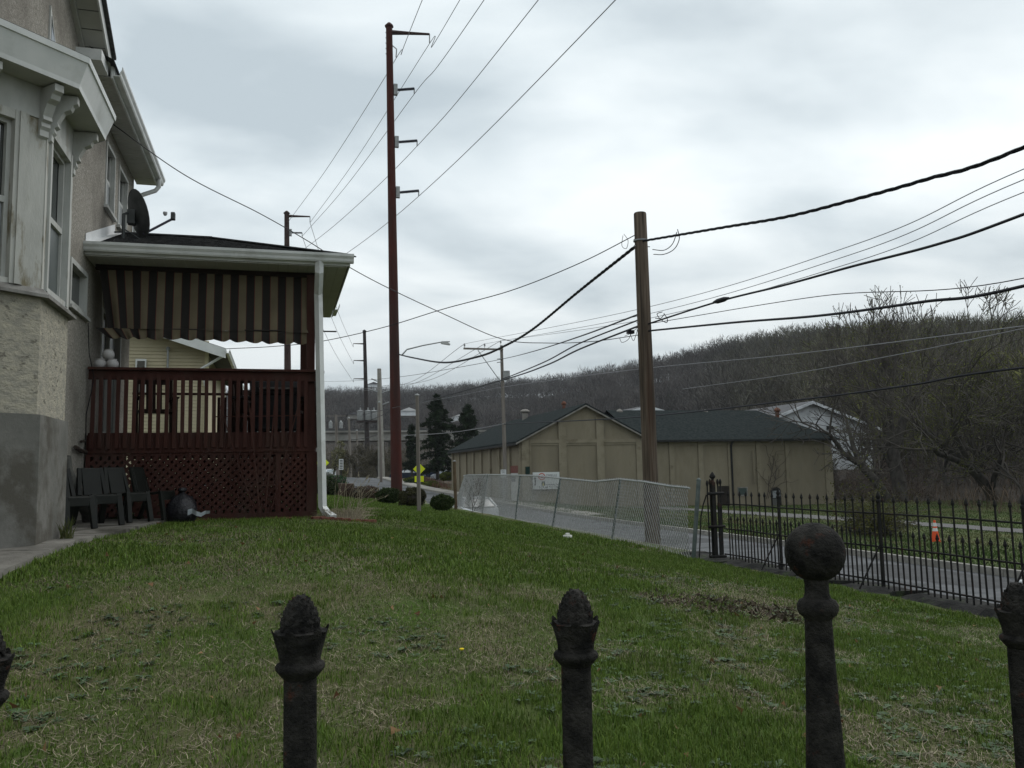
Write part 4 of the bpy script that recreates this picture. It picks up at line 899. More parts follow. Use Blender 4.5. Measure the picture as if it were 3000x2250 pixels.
a, b_ = PY(25.2, 1228, 1478), PY(25.2, 1222, 1160); MB().tube([(a.x, 25.2, a.z-.4), tuple(b_)], [.062, .05], k=10).build('shaft', m_wood2, lp, smooth=True); MB().lathe([(.055, 0), (.075, .02), (.06, .05), (.01, .07)], tuple(b_), k=10).build('cap', m_gal2, lp)
cwp = thing('concrete_pole', 'pale square concrete pole with short brackets behind the street trees', 'utility pole', (13.7, 120, 1))
a, b_ = PY(120, 1118, 1395), PY(120, 1111, 1080); MB().tube([(a.x, 120, .2), tuple(b_)], [.5, .28], k=4).build('shaft', mat('pale_concrete', (.20, .195, .175), (.27, .26, .235), scale=2), cwp)
for q, dx in ((1120, -1.2), (1150, -1.6), (1153, 1.4), (1188, 1.3)): p = PY(120, 1113, q); MB().tube([p, p+Vector((dx, 0, .5))], .09, k=5).build('bracket', m_gal2, cwp)
for (px_, ty_, by_, Y_, r, lab) in ((984, 1215, 1395, 140, .28, 'thin grey wooden pole with two small transformers far up the road'), (1022, 1226, 1395, 150, .25, 'bare thin pole far up the road behind the parking sign'), (1045, 1262, 1395, 160, .22, 'short thin pole far up the road before the viaduct'), (1111, 1180, 1410, 100, .17, 'thin brown pole just left of the tall red pole')):
    a, b_ = PY(Y_, px_+6, by_), PY(Y_, px_, ty_); t = thing('utility_pole', lab, 'utility pole', (a.x, Y_, a.z))
    MB().tube([tuple(a-Vector((0, 0, .6))), tuple(b_)], [r, r*.75], k=8).build('shaft', m_wood2, t, smooth=True)
    if Y_ == 140:
        for dx in (-2.4, 2.2): MB().lathe([(.3, 0), (.32, .95), (.15, 1.05), (.05, 1.3)], (b_.x+dx*.35, Y_-.5, b_.z-2.2), k=10).build('transformer', m_gal2, t, smooth=True)
        MB().bar(b_+Vector((-1.6, 0, -.2)), b_+Vector((1.6, 0, -.2)), .12, .12).build('crossarm', m_wood2, t)
    else: MB().lathe([(r*.8, 0), (r, .05), (r*.5, .2)], tuple(b_), k=8).build('cap', m_gal2, t)
sp = thing('steel_post', 'thin brown steel post beside the far end of the chain link fence', 'post', (7.4, 36, 0))
a, b_ = PY(36, 1336, 1490), PY(36, 1331, 1352); MB().tube([(a.x, 36, a.z-.3), tuple(b_)], .07, k=8).build('shaft', mat('brown_post', (.07, .05, .03), (.11, .08, .05), scale=5), sp); MB().lathe([(.08, 0), (.08, .03), (.02, .05)], tuple(b_), k=8).build('cap', m_gal2, sp)

def crom(P, n=14):
    P = [Vector(p) for p in P]; out = []
    for i in range(len(P)-1):
        a = P[i-1] if i else P[0]*2-P[1]; b = P[i]; c = P[i+1]; d = P[i+2] if i+2 < len(P) else P[-1]*2-P[-2]
        for j in range(n):
            t = j/n; out.append(.5*((2*b)+(c-a)*t+(2*a-5*b+4*c-d)*t*t+(3*b-a-3*c+d)*t*t*t))
    out.append(P[-1]); return out
def wire(label, P, r, m=m_wire, name='power_cable', twist=0, cat='cable', group=None):
    pts = crom(P) if len(P) > 2 else [Vector(P[0]).lerp(Vector(P[1]), i/24) for i in range(25)]
    if twist:
        b = MB(); L = [0]
        for i in range(1, len(pts)): L.append(L[-1]+(pts[i]-pts[i-1]).length)
        tot = L[-1]; n = min(420, int(tot/twist*8)); xs = np.linspace(0, tot, n); A_ = np.array([list(p) for p in pts]); C_ = np.stack([np.interp(xs, L, A_[:, k]) for k in range(3)], 1)
        for ph in (0, 2.1, 4.2):
            Q = [Vector(C_[i])+Vector((.3, .2, 0))*0+Vector((0, math.cos(xs[i]/twist*6.283+ph)*r*1.1, math.sin(xs[i]/twist*6.283+ph)*r*1.1)) for i in range(n)]
            b.tube(Q, r, k=4, cap=False)
        o = b.build(name, m)
    else: o = MB().tube(pts, r, k=5, cap=False).build(name, m)
    return tag(o, label, cat, group)
X8 = lambda l: [PX(8.2, *p) for p in l]; X15 = lambda x, l: [PX(x, *p) for p in l]
# high voltage conductors: far pole -> A -> towards the camera, overhead
top0 = Vector((8.75, 66, 35.6))
MB().tube([(8.6, 66, 36.2), (9.0, 66, 35.9), (8.95, 66, 35.2)], .05, k=5).build('hanger', m_gal2, poleA)
G = 'high voltage conductors over the street'
for (a, (zt, pxt), fb, lab) in ((Vector((8.95, 66, 35.1)), (34.6, 1237), Vector((1.0, 110, 33.9)), 'top'), (endsA[0], (36, 1347), endsB[0], ''), (endsA[1], (31.6, 1418), endsB[1], ''), (endsA[2], (27.4, 1577), Vector((1.5, 110, 29.2)), ''), (endsA[3], (23.2, 1803), Vector((1.5, 110, 25.5)), '')):
    h = PZ(zt, pxt, 0); e = a+(h-a)*((a.y+25)/(a.y-h.y)); e.z = zt+1
    wire('thin high voltage conductor strung high between the steel poles', [e, h, a, a.lerp(fb, .5)-Vector((0, 0, .6)), fb], .026, m_cond, 'conductor', group=G)
for (a, c) in ((endsB[0], endsC[0]), (endsB[1], endsC[1]), (Vector((1.5, 110, 29.2)), endsC[2])):
    wire('thin high voltage conductor strung high between the steel poles', [a, a.lerp(c, .5)-Vector((0, 0, 1.5)), c], .03, m_cond, 'conductor', group=G)
# cables on the near side
wire('thick twisted black cable running right from the wooden pole top', [(8.13, 18, 6.95)]+X8([(2115, 667), (2305, 635), (2509, 583), (2712, 526), (3000, 431)])+[Vector((8.2, 3, 5.3))], .0145, twist=.9)
wire('thick black cable with a splice leaving the wooden pole', [(8.2, 18, 4.98)]+X8([(2100, 885), (2300, 835), (2500, 780), (2750, 715), (3000, 628)])+[Vector((8.2, 3, 4.6))], .020)
wire('fine wire below the spliced cable at the wooden pole', [(8.25, 18, 5.0), PX(9.5, 2400, 868), PX(9.5, 3000, 815), Vector((9.5, 3, 4.2))], .008)
wire('straight thick black cable crossing before the bare trees', [(8.2, 18, 4.83)]+X8([(2150, 945), (2400, 925), (2700, 885), (3000, 838)])+[Vector((8.2, 3, 3.7))], .021)
spl = MB(); q0, q1 = PX(8.2, 2090, 886), PX(8.2, 2135, 873); spl.tube([q0, q0.lerp(q1, .3), q0.lerp(q1, .7), q1], [.02, .05, .05, .02], k=8); tag(spl.build('cable_splice', m_wire, smooth=True), 'fat black splice sleeve on the cable right of the wooden pole', 'splice')
# drip loops at the pole
for x_, r_, LP in ((8.2, .0095, ([(1985, 672), (1990, 700), (1975, 730), (1945, 745), (1915, 745)], [(1983, 680), (1970, 715), (1945, 733), (1912, 731)], [(1945, 918), (1955, 935), (1952, 945), (1935, 935), (1925, 920), (1940, 914)], [(1920, 932), (1935, 933), (1945, 922)])),
                  (8.1, .007, ([(1825, 690), (1822, 720), (1835, 728), (1840, 705), (1828, 686)], [(1815, 990), (1822, 1003), (1840, 995), (1850, 975)], [(1845, 975), (1855, 998), (1862, 985), (1868, 965)], [(1830, 985), (1850, 975), (1872, 955)]))):
    for P in LP: MB().tube(crom([PX(x_, *p) for p in P], 6), r_, k=5).build('drip_loop', m_wire, wp)
b_ = PX(8.1, 1847, 974); MB().box(b_.x-.08, b_.x+.08, b_.y-.06, b_.y+.06, b_.z-.03, b_.z+.05).build('terminal', m_wire, wp)
wire('twisted black cable sagging from the wooden pole to the tall red pole', [(8.1, 18, 6.9), PX(8.25, 1700, 850), PX(8.35, 1560, 965), PX(8.45, 1475, 1015), PX(8.55, 1400, 1045), PX(8.65, 1300, 1062), PX(8.8, 1210, 1048), (8.95, 66, 10.95)], .026, twist=.9)
w9 = [(8.05, 18, 7.12), (1700, 770, 18.8), (1500, 850, 20.2), (1300, 905, 22), (1120, 960, 24), (940, 1000, 26.5), (800, 1015, 28.3), (660, 1022, 29.95)]
wire('black service cable from the wooden pole to the yellow house', [w9[0]]+[PY(d_, a, b_) for a, b_, d_ in w9[1:]], .012)
w11 = [PX(XW+.02, 314, 352)]+[PY(d_, a, b_) for a, b_, d_ in ((540, 512, 15.2), (760, 625, 15.8), (900, 705, 16.2), (1010, 775, 16.5), (1130, 840, 16.8), (1300, 920, 17.2), (1470, 993, 17.5), (1600, 1005, 17.7), (1740, 1000, 17.85))]+[Vector((8.1, 18, 4.75))]
wire('service drop cable from the stucco house to the wooden pole', w11, .009)
wire('thick black cable running from the wooden pole up the road', [(8.1, 18, 4.98), PX(8.15, 1700, 1022), PX(8.2, 1600, 1070), PX(8.25, 1470, 1114), PX(8.4, 1250, 1174), PX(8.5, 1150, 1195), PX(8.4, 1060, 1216)], .024)
wire('second thick black cable running just above its twin up the road', [(8.1, 18, 5.12), PX(8.15, 1700, 1005), PX(8.2, 1600, 1058), PX(8.25, 1500, 1100), PX(8.3, 1470, 1110)], .02)
wire('thin black cable crossing the grey pole above its cabinet', [(8.1, 18, 5.25), PX(9, 1700, 985), PX(12, 1560, 1030), PX(16.1, 1475, 1051), PX(15, 1350, 1075), PX(13, 1180, 1103), PX(11, 1050, 1115), PX(9, 945, 1118)], .022)
# cables on the far side
for i, (pR, pM) in enumerate(((495, (1875, 905)), (526, (1875, 925)), (563, (1875, 938)))):
    x = 14.6+.55*i; wire('thin line wire from the one-sided crossarm to the right', [INS2[i], PX(x, pM[0], pM[1]), PX(x, 2500, (pM[1]+pR)/2+18), PX(x, 3000, pR), Vector((x, 4, 7.6))], .012, m_cond, 'line_wire', cat='wire', group='line wires on the far side')
for i, e in enumerate(((1195, 1122), (1205, 1126), (1262, 1112))):
    wire('thin line wire falling from the crossarm towards the hill', [INS2[i], PX(14+.3*i, *e), PX(12+.3*i, e[0]-140, e[1]+18)], .02, m_cond, 'line_wire', cat='wire', group='line wires to the hill')
wire('sagging communications cable along the far side before the warehouse roof', [PX(16.3, 1380, 1258), PX(16.3, 1480, 1243), PX(16.3, 1840, 1224), PX(16.3, 2300, 1176), PX(16.3, 2650, 1131), PX(16.3, 3000, 1077), Vector((16.3, 4, 3.3))], .03)
wire('pale messenger wire crossing above the warehouse roofs', [PX(15.5, 1230, 1180), PX(15.9, 1350, 1158), PX(16.2, 1480, 1133), PX(16.2, 1840, 1085), PX(16.2, 2300, 1040), PX(16.2, 3000, 955)], .014, m_condl)
wire('pale messenger wire crossing before the woods', [PX(16.5, 2000, 1140), PX(16.5, 2300, 1098), PX(16.5, 2650, 1035), PX(16.5, 3000, 962)], .012, m_condl)
wire('pale slack cable from the grey pole towards the evergreens', [PX(16.1, 1478, 1241), PX(15.5, 1400, 1256), PX(14.6, 1290, 1270), PX(14, 1180, 1276)], .03, m_condl)
wire('thin slack wire crossing before the viaduct', [PY(66, 1175, 1187), PY(90, 1100, 1225), PY(120, 1040, 1245)], .03, m_wire)
wire('low black cable sagging before the viaduct girder', [PY(120, 1112, 1272), PY(150, 1060, 1285), PY(180, 985, 1292)], .06, m_wire)
# ================================================================== BUILDINGS ACROSS THE ROAD
m_barn = mat('tan_painted_brick', (.19, .165, .118), (.225, .198, .145), scale=2.2, rough=.92, bump=.35, bscale=14, c3=(.125, .108, .08), s3=.55, t3=(.50, .78), detail=10, stretch=(1, 1, .35))
m_pilr = mat('tan_pilaster', (.195, .17, .122), (.235, .208, .153), scale=1.5, rough=.92, c3=(.13, .11, .075), s3=.9, t3=(.55, .7), detail=8)
m_broof = mat('green_black_roof', (.011, .0155, .016), (.032, .038, .038), scale=5, rough=1.0, spec=.02, bump=.3, bscale=20, detail=9)
m_fasc = mat('barn_fascia', (.16, .15, .135), (.24, .23, .21), scale=2, rough=.8); m_dkm = mat('dark_metal', (.015, .016, .016), (.03, .03, .03), scale=4, rough=.6)
m_rustv = mat('rusty_vent', (.10, .045, .03), (.17, .08, .055), scale=5, rough=.9)
# --- warehouse with the gable end: long side faces the road at x = 17.5
b1 = thing('gabled_warehouse', 'tan painted brick warehouse with pilasters and gable end facing the lawn', 'building', (22.5, 74, -1))
GX0, GX1, GY0, GY1, ZE, ZR = 17.55, 27.6, 61.4, 87.0, 4.05, 6.62; gxm = (GX0+GX1)/2
MB().prism([(GX0, -2.2), (GX1, -2.2), (GX1, ZE), (gxm, ZR), (GX0, ZE)], 1, GY0, GY1).build('wall', m_barn, b1)
for x0, x1 in ((GX0-.02, GX0+.62), (20.45, 21.05), (23.5, 24.1), (26.75, GX1+.02)):
    top = ZE+(ZR-ZE)*(1-abs((x0+x1)/2-gxm)/(gxm-GX0))-.32; MB().box(x0, x1, GY0-.14, GY0-.002, -2.2, max(top, ZE-.05) if x0 > 18 and x0 < 26 else ZE-.05).build('pilaster', m_pilr, b1)
for x0, x1 in ((18.17+.001, 20.448), (21.052, 23.498), (24.102, 26.748)): 
    MB().box(x0, x1, GY0-.13, GY0-.003, 3.74, 4.0).build('string_course', m_pilr, b1); MB().box(x0, x1, GY0-.07, GY0-.004, 3.58, 3.735).build('lintel', m_pilr, b1)
ys = np.linspace(GY0, GY1, 9)
for i, y in enumerate(ys): MB().box(GX0-.16, GX0-.003, y-.02 if i == 0 else y-.28, y+.5 if i == 0 else y+.28, -2.2, ZE-.05).build('pilaster', m_pilr, b1)
for i in range(8): MB().box(GX0-.10, GX0-.004, ys[i]+(.501 if i == 0 else .281), ys[i+1]-.281, 3.55, ZE-.06).build('lintel', m_pilr, b1)
MB().box(GX0-.09, GX0-.004, ys[0]+.51, ys[1]-.29, 1.55, 2.1).build('door_lintel', mat('red_lintel', (.13, .05, .042), (.18, .075, .06), scale=3), b1)
dr = MB().box(GX0-.07, GX0-.005, ys[0]+.55, ys[1]-.3, -1.2, 1.545).build('door', mat('white_door', (.42, .42, .40), (.5, .5, .47), scale=3), b1); MB().box(GX0-.085, GX0-.071, ys[0]+1.6, ys[1]-.5, .9, 1.3).build('pane', m_glass, dr)
p = PY(GY0-.2, 1546, 1378); MB().box(p.x-.16, p.x+.16, GY0-.2, GY0-.141, p.z-.28, p.z+.28).build('meter_box', mat('dark_green_box', (.012, .03, .026)), b1)
p = PY(GY0-.2, 1542, 1350); MB().tube([(18.2, GY0-.18, 4.0), (18.2, GY0-.18, -1.5)], .05, k=6).build('downpipe', m_pilr, b1)
rf = MB(); o = .55
for s in (-1, 1):
    xe = gxm+s*(gxm-GX0+o); ze = ZE-o*(ZR-ZE)/(gxm-GX0)
    rf.v = []; rf.f = []
    th = .12
    rf.prism([(xe, ze), (gxm, ZR), (gxm, ZR+th), (xe, ze+th)], 1, GY0-.5, GY1+.4); rf.build('roof', m_broof, b1)
    MB().prism([(xe, ze-.12), (gxm, ZR-.12), (gxm, ZR-.005), (xe, ze-.005)], 1, GY0-.5, GY0-.42).build('barge_board', m_fasc, b1)
    MB().prism([(xe, ze-.16), (xe-s*.06, ze-.16), (xe-s*.06, ze), (xe, ze)], 1, GY0-.41, GY1+.4).build('gutter', m_dkm, b1)
for (px_, py_, Y_, w_, m_) in ((1538, 1212, 76, .46, m_fasc), (1652, 1190, 68, .22, m_rustv)):
    p = PY(Y_, px_, py_); v = MB(); v.lathe([(w_*.6, -1.5), (w_*.6, .1), (w_, .15), (w_, .25), (w_*.5, .4), (.05, .42)], tuple(p), k=12); v.build('roof_vent', m_, b1)
# --- long low warehouse to its right
b2 = thing('hip_warehouse', 'long low tan warehouse with dark green roof and arched window', 'building', (36, 66, -1.6))
HX0, HX1, HY0, HY1, HE, HR = 27.65, 44.62, 62.0, 74.5, 3.95, 6.75
MB().box(HX0, HX1, HY0, HY1, -2.6, HE).build('wall', m_barn, b2)
for q0, q1 in ((1961, 1975), (2046, 2060), (2133, 2144), (2216, 2229), (2301, 2312), (2416, 2437)):
    a, c = PY(HY0, q0, 1380), PY(HY0, q1, 1380); MB().box(a.x, c.x if q1 < 2430 else HX1+.02, HY0-.13, HY0-.002, -2.6, HE-.1).build('pilaster', m_pilr, b2)
pxs = [PY(HY0, q, 1380).x for q in (1975.6, 2045.4, 2060.6, 2132.4, 2144.6, 2215.4, 2229.6, 2300.4, 2312.6, 2415.4)]
for i in range(0, 10, 2): MB().box(pxs[i], pxs[i+1], HY0-.08, HY0-.003, 3.45, HE-.1).build('lintel', m_pilr, b2)
rf = MB(); o = .6; rd = (HY0+HY1)/2; rf.v += [(HX0-.5, HY0-o, HE-.05), (HX1+.55, HY0-o, HE-.05), (HX1+.55, HY1+o, HE-.05), (HX0-.5, HY1+o, HE-.05), (HX0-.5, rd, HR), (41.6, rd, HR)]; rf.f += [(0, 1, 5, 4), (1, 2, 5), (2, 3, 4, 5), (3, 2, 1, 0)]
rf.build('roof', m_broof, b2); MB().box(HX0-.5, HX1+.55, HY0-o-.05, HY0-o-.002, HE-.2, HE-.03).build('gutter', m_dkm, b2)
p = PY(HY0-.2, 2146, 1400); MB().tube([(p.x, HY0-o, HE-.1), (p.x, HY0-.2, HE-.5), (p.x, HY0-.2, -2)], .09, k=6).build('downpipe', m_dkm, b2)
def rect(pa, pb, y, dy, name, m, par): a, c = PY(y, *pa), PY(y, *pb); return MB().box(min(a.x, c.x), max(a.x, c.x), y-dy, y-.004, min(a.z, c.z), max(a.z, c.z)).build(name, m, par)
rect((2104, 1424), (2138, 1492), HY0, .06, 'door', mat('black_door', (.018, .015, .013), (.03, .025, .02), scale=4), b2)
o = rect((2160, 1427), (2191, 1453), HY0, .05, 'window', m_fasc, b2); rect((2163, 1430), (2188, 1449), HY0-.05, .02, 'pane', mat('grey_green_pane', (.05, .07, .065), rough=.3), o)
ar = MB(); a, c = PY(HY0, 2258, 1440), PY(HY0, 2290, 1500); cxm = (a.x+c.x)/2; rw_ = (c.x-a.x)/2
ar.prism([(cxm-rw_, -1.9), (cxm+rw_, -1.9)]+[(cxm+rw_*math.cos(t), a.z+.25*rw_*0+.35*math.sin(t)) for t in np.linspace(0, math.pi, 9)], 1, HY0-.06, HY0-.004); o = ar.build('window', m_dkm, b2)
rect((2263, 1438), (2286, 1458), HY0-.06, .02, 'pane', mat('pale_pane', (.25, .27, .28), rough=.3), o); rect((2263, 1461), (2286, 1490), HY0-.06, .02, 'shutter', mat('grey_shutter', (.09, .09, .085)), o)
for (px_, py_, Y_, w_, m_) in ((2067, 1216, 68, .24, m_fasc), (2277, 1210, 68, .30, m_rustv), (1815, 1215, 68, .3, m_fasc)):
    p = PY(Y_, px_, py_); MB().lathe([(w_*.6, -1.2), (w_*.6, .1), (w_, .15), (w_, .3), (w_*.5, .45), (.05, .5)], tuple(p), k=12).build('roof_vent', m_, b2)
# bare vine on its wall
vn = MB()
def vine(x, z, ang, L, r, dep):
    P = [(x, HY0-.17, z)]
    for i in range(6):
        ang += random.uniform(-.35, .35); x += math.cos(ang)*L/6; z += math.sin(ang)*L/6; P.append((x, HY0-.17-random.uniform(0, .05), z))
        if dep and random.random() < .5: vine(x, z, ang+random.choice((-.8, .8)), L*.55, r*.6, dep-1)
    vn.tube(P, r, k=4, cap=False)
for px_, L_ in ((2241, 3.6), (2246, 2.6)): p = PY(HY0, px_, 1435); vine(p.x, -.9, 1.6, L_, .035, 2)
tag(vn.build('bare_vine', mat('vine', (.06, .05, .04), (.09, .075, .06), scale=6)), 'leafless vine climbing the wall of the long low warehouse', 'vine')
tag(MB().tube([(PY(61.8, 2206, 1330).x, 61.8, 3.0), (PY(61.8, 2212, 1430).x, 61.8, .3)], .07, k=6).build('conduit_pipe', m_barn), 'thin vertical conduit pipe on the long warehouse wall', 'pipe')
# --- white metal buildings behind
m_wmet = mat('white_siding', (.55, .57, .59), (.64, .66, .68), scale=.8, rough=.6, c3=(.30, .31, .32), s3=.4, t3=(.5, .7)); m_groof = mat('grey_roof', (.075, .075, .08), (.11, .11, .115), scale=1, rough=.9)
def shed(label, xc, hw, y0, y1, zb, ze, zr, name='white_shed'):
    t = thing(name, label, 'building', (xc, (y0+y1)/2, zb)); k = (zr-ze)/hw
    MB().prism([(xc-hw, zb), (xc+hw, zb), (xc+hw, ze), (xc, zr), (xc-hw, ze)], 1, y0, y1).build('wall', m_wmet, t)
    for s in (-1, 1):
        MB().prism([(xc+s*(hw+.8), ze-.8*k), (xc, zr), (xc, zr+.25), (xc+s*(hw+.8), ze-.8*k+.25)], 1, y0-.6, y1+.4).build('roof', m_groof, t); MB().prism([(xc+s*(hw+.8), ze-.8*k-.1), (xc, zr-.1), (xc, zr+.22), (xc+s*(hw+.8), ze-.8*k+.22)], 1, y0-.75, y0-.61).build('barge_board', m_wmet, t)
    n = int(2*hw/1.0)
    for i in range(1, n): 
        x = xc-hw+i*2*hw/n; MB().box(x-.04, x+.04, y0-.05, y0-.002, zb, ze+(zr-ze)*(1-abs(x-xc)/hw)-.15).build('siding_rib', m_wmet, t)
    return t
w1 = shed('white gabled shed half hidden behind the wooden pole', 38.3, 6.2, 85, 112, 0, 6.6, 8.25)
w2 = shed('white sided building with grey gable roof behind bare trees', 59.4, 8.2, 86, 120, 1.2, 6.0, 8.9)
for q in (2462, 2508): rect((q, 1325), (q+12, 1335), 86, .3, 'wall_lamp', m_dkm, w2)
rect((2420, 1248), (2435, 1258), 86, .4, 'air_unit', m_dkm, w2)

# --- yellow neighbour house seen through the deck
m_ysid = mat('yellow_siding', (.40, .355, .245), (.44, .39, .275), scale=2, rough=.6); m_ytrim = m_white
yh = thing('yellow_house', 'pale yellow clapboard house with white trim seen through the deck', 'house', (-7, 35, .8)); YH = 30.0; xr_ = PY(YH, 601, 1100).x
MB().box(-14, xr_-.02, YH+.03, 42, .3, 6.2).build('wall', m_ysid, yh)
z = .4; clap = MB(); clap.v += [(0, 0, 0), (11.6, 0, 0), (0, .028, .115), (11.6, .028, .115), (0, .034, 0), (11.6, .034, 0)]; clap.f += [(0, 1, 3, 2), (0, 4, 5, 1), (0, 2, 4), (1, 5, 3)]; cm = clap.mesh('clapboard', m_ysid)
while z < 6.3: piece('clapboard', cm, yh, (xr_-11.62, YH-.003, z)); z += .1155
MB().box(xr_-.018, xr_+.1, YH-.02, YH+.12, .3, 6.2).build('corner_board', mat('cream_trim', (.55, .50, .33)), yh)
wn = rect((398, 1052), (427, 1156), YH-.01, .07, 'window', m_white, yh); rect((402, 1057), (422, 1150), YH-.08, .015, 'pane', m_glass, wn)
k = .33; e0 = PY(YH-.5, 662, 1032); MB().prism([(e0.x, e0.z-.06), (e0.x-12, e0.z-.06+12*k), (e0.x-12, e0.z+.12+12*k), (e0.x, e0.z+.12)], 1, YH-.6, 42).build('roof', m_groof, yh)
MB().prism([(e0.x, e0.z-.22), (e0.x-5, e0.z-.22+5*k), (e0.x-5, e0.z+.1+5*k), (e0.x, e0.z+.1)], 1, YH-.66, YH-.605).build('barge_board', m_white, yh)
MB().prism([(xr_-.02, 6.2), (xr_-.02, 6.2), (-14, 6.2), (-14, 6.2+12*k)], 1, YH+.035, YH+.2).build('gable', m_ysid, yh) if False else MB().prism([(xr_-.1, 6.0), (-14, 6.0), (-14, 6.0+12*k*.95)], 1, YH+.01, YH+.2).build('gable', m_ysid, yh)
gutter(yh, 1, YH-.6, 42, e0.x, e0.z-.05, h=.14, wd=.13)
MB().tube([PY(YH-.3, 655, 1042), PY(YH-.3, 590, 1080), (xr_+.05, YH-.12, 4.6), (xr_+.05, YH-.12, 1)], .05, k=6).build('downspout', m_white, yh)
m_ = thing('service_mast', 'grey electrical service mast on the yellow house wall', 'mast', (PY(YH-.15, 492, 1100).x, YH-.15, 3)); a = PY(YH-.15, 492, 1025); MB().tube([(a.x, YH-.12, 2.5), (a.x, YH-.12, a.z)], .035, k=8).build('pipe', m_gal2, m_); MB().lathe([(.06, 0), (.075, .04), (.04, .1), (.01, .12)], (a.x, YH-.12, a.z), k=8).build('weatherhead', m_gal2, m_)

# --- highway viaduct far up the road
m_via = mat('viaduct_concrete', (.22, .215, .20), (.30, .29, .27), scale=.3, rough=.9, c3=(.15, .145, .13), s3=.2, t3=(.5, .66))
va = thing('viaduct', 'grey concrete highway viaduct crossing the valley below the hill', 'bridge', (30, 225, 2)); VY = 222
def vzz(py): return PY(VY, 1100, py).z
zg0, zg1, zp = vzz(1291), vzz(1267), vzz(1256)
xs_ = np.arange(-42, 95, 24.)
for i in range(len(xs_)-1): MB().box(xs_[i]+.06, xs_[i+1]-.06, VY, VY+12, zg0+.02*i, zg1).build('girder', m_via, va); MB().box(xs_[i]+.03, xs_[i+1]-.03, VY-.8, VY+12.8, zg1+.002, zg1+.45).build('deck_slab', m_via, va)
for x in xs_[1:-1]:
    MB().box(x-1, x+1, VY+.5, VY+11.5, zg0-1.4, zg0-.003).build('pier_cap', m_via, va)
    for y in (VY+2, VY+9): MB().lathe([(.9, -2), (.9, zg0-1.402)], (x, y, 0), k=12).build('pier', m_via, va)
MB().box(-42, 78, VY-.7, VY-.5, zg1+.452, zp).build('parapet', mat('dark_parapet', (.05, .05, .05), (.08, .08, .078), scale=1), va)
# houses dotted on the hillside
def hut(px_, py_, Y_, w, h, lab, roofm, wallm):
    p = PY(Y_, px_, py_); t = thing('hillside_house', lab, 'house', (p.x, Y_, p.z)); MB().box(p.x-w/2, p.x+w/2, Y_, Y_+8, p.z-1, p.z+h).build('wall', wallm, t)
    MB().prism([(p.x-w/2-.5, p.z+h), (p.x+w/2+.5, p.z+h), (p.x, p.z+h+w*.22)], 1, Y_-.5, Y_+8.5).build('roof', roofm, t)
    for i in range(3 if w > 7.5 else 0): MB().box(p.x-w*.35+i*w*.3, p.x-w*.35+i*w*.3+w*.13, Y_-.06, Y_-.002, p.z+h*.35, p.z+h*.8).build('window', m_glass, t)
m_wh = mat('white_paint', (.6, .6, .6)); 
hut(1198, 1210, 320, 6, .8, 'long white roofed house low on the hillside beside the red pole', m_wh, m_wmet)
hut(1348, 1225, 300, 3.4, .7, 'small white house peeping between the two dark evergreens', m_wh, m_wmet)
hut(1095, 1130, 560, 7, 1.0, 'grey house on the ridge behind the slim dark pole', m_groof, m_wmet)
hut(1037, 1219, 330, 4, .6, 'low tan house on the slope left of the transformers', m_groof, m_fasc)
hut(2720, 1330, 120, 3, 1.0, 'tiny pale shed deep among the bare trees', m_wh, m_wmet)

# ================================================================== SIGNS, VEHICLES, SMALL THINGS
def text(parent, s, size, loc, rot, m, name='lettering'):
    cu = bpy.data.curves.new(name, 'FONT'); cu.body = s; cu.size = size; cu.align_x = 'CENTER'; cu.align_y = 'CENTER'; cu.extrude = .002; cu.resolution_u = 2
    tmp = bpy.data.objects.new('tmp', cu); COL.objects.link(tmp); dg = bpy.context.evaluated_depsgraph_get(); me = bpy.data.meshes.new_from_object(tmp.evaluated_get(dg)); bpy.data.objects.remove(tmp); bpy.data.curves.remove(cu)
    me.materials.clear(); me.materials.append(m); o = bpy.data.objects.new(name, me); COL.objects.link(o); o.parent = parent; o.location = Vector(loc)-Vector(ORG.get(parent.name, (0, 0, 0))); o.rotation_euler = rot; return o
m_sw = mat('sign_white', (.55, .57, .57), rough=.5); m_ink = mat('sign_black', (.02, .02, .022)); m_sred = mat('sign_red', (.42, .09, .06)); m_yel = mat('sign_yellow', (.62, .70, .02), rough=.5)
FR = (math.pi/2, 0, 0)
ss = thing('scrap_sign', 'white scrap metals sign with red ring logo on the warehouse wall', 'sign', (19.5, 61.1, .9)); a, c = PY(61.1, 1561, 1384), PY(61.1, 1640, 1432); yb = 61.1
MB().box(a.x, c.x, yb, yb+.06, c.z, a.z).build('board', m_sw, ss); W_, H_ = c.x-a.x, a.z-c.z; u = lambda f: a.x+W_*f; v = lambda f: a.z-H_*f
rg = MB(); cx_, cz_ = u(.33), v(.26); 
for j in range(24):
    t0, t1 = 2*math.pi*j/24, 2*math.pi*(j+1)/24; q = lambda r, t: (cx_+r*math.cos(t), yb-.012, cz_+r*math.sin(t)); rg.quad(q(.27, t0), q(.27, t1), q(.20, t1), q(.20, t0)); 
rg.build('ring_logo', m_sred, ss); MB().box(cx_-.12, cx_+.12, yb-.01, yb-.002, cz_-.08, cz_+.08).build('logo_mark', m_sred, ss)
text(ss, 'SCRAP METALS', .25, (u(.62), yb-.006, v(.90)), FR, m_ink); text(ss, 'enterprises, inc.', .19, (u(.69), yb-.006, v(.73)), FR, m_ink); text(ss, 'TIMELLE', .24, (u(.70), yb-.006, v(.20)), FR, mat('sign_grey', (.12, .12, .13)))
bk = MB().box(u(.32), u(.45), yb-.01, yb-.002, v(.80), v(.54)).build('logo_block', mat('ink_green', (.03, .05, .04)), ss); MB().prism([(u(.35), v(.79)), (u(.385), v(.58)), (u(.42), v(.79))], 1, yb-.02, yb-.011).build('logo_mark', mat('logo_yellow', (.45, .40, .12)), ss)
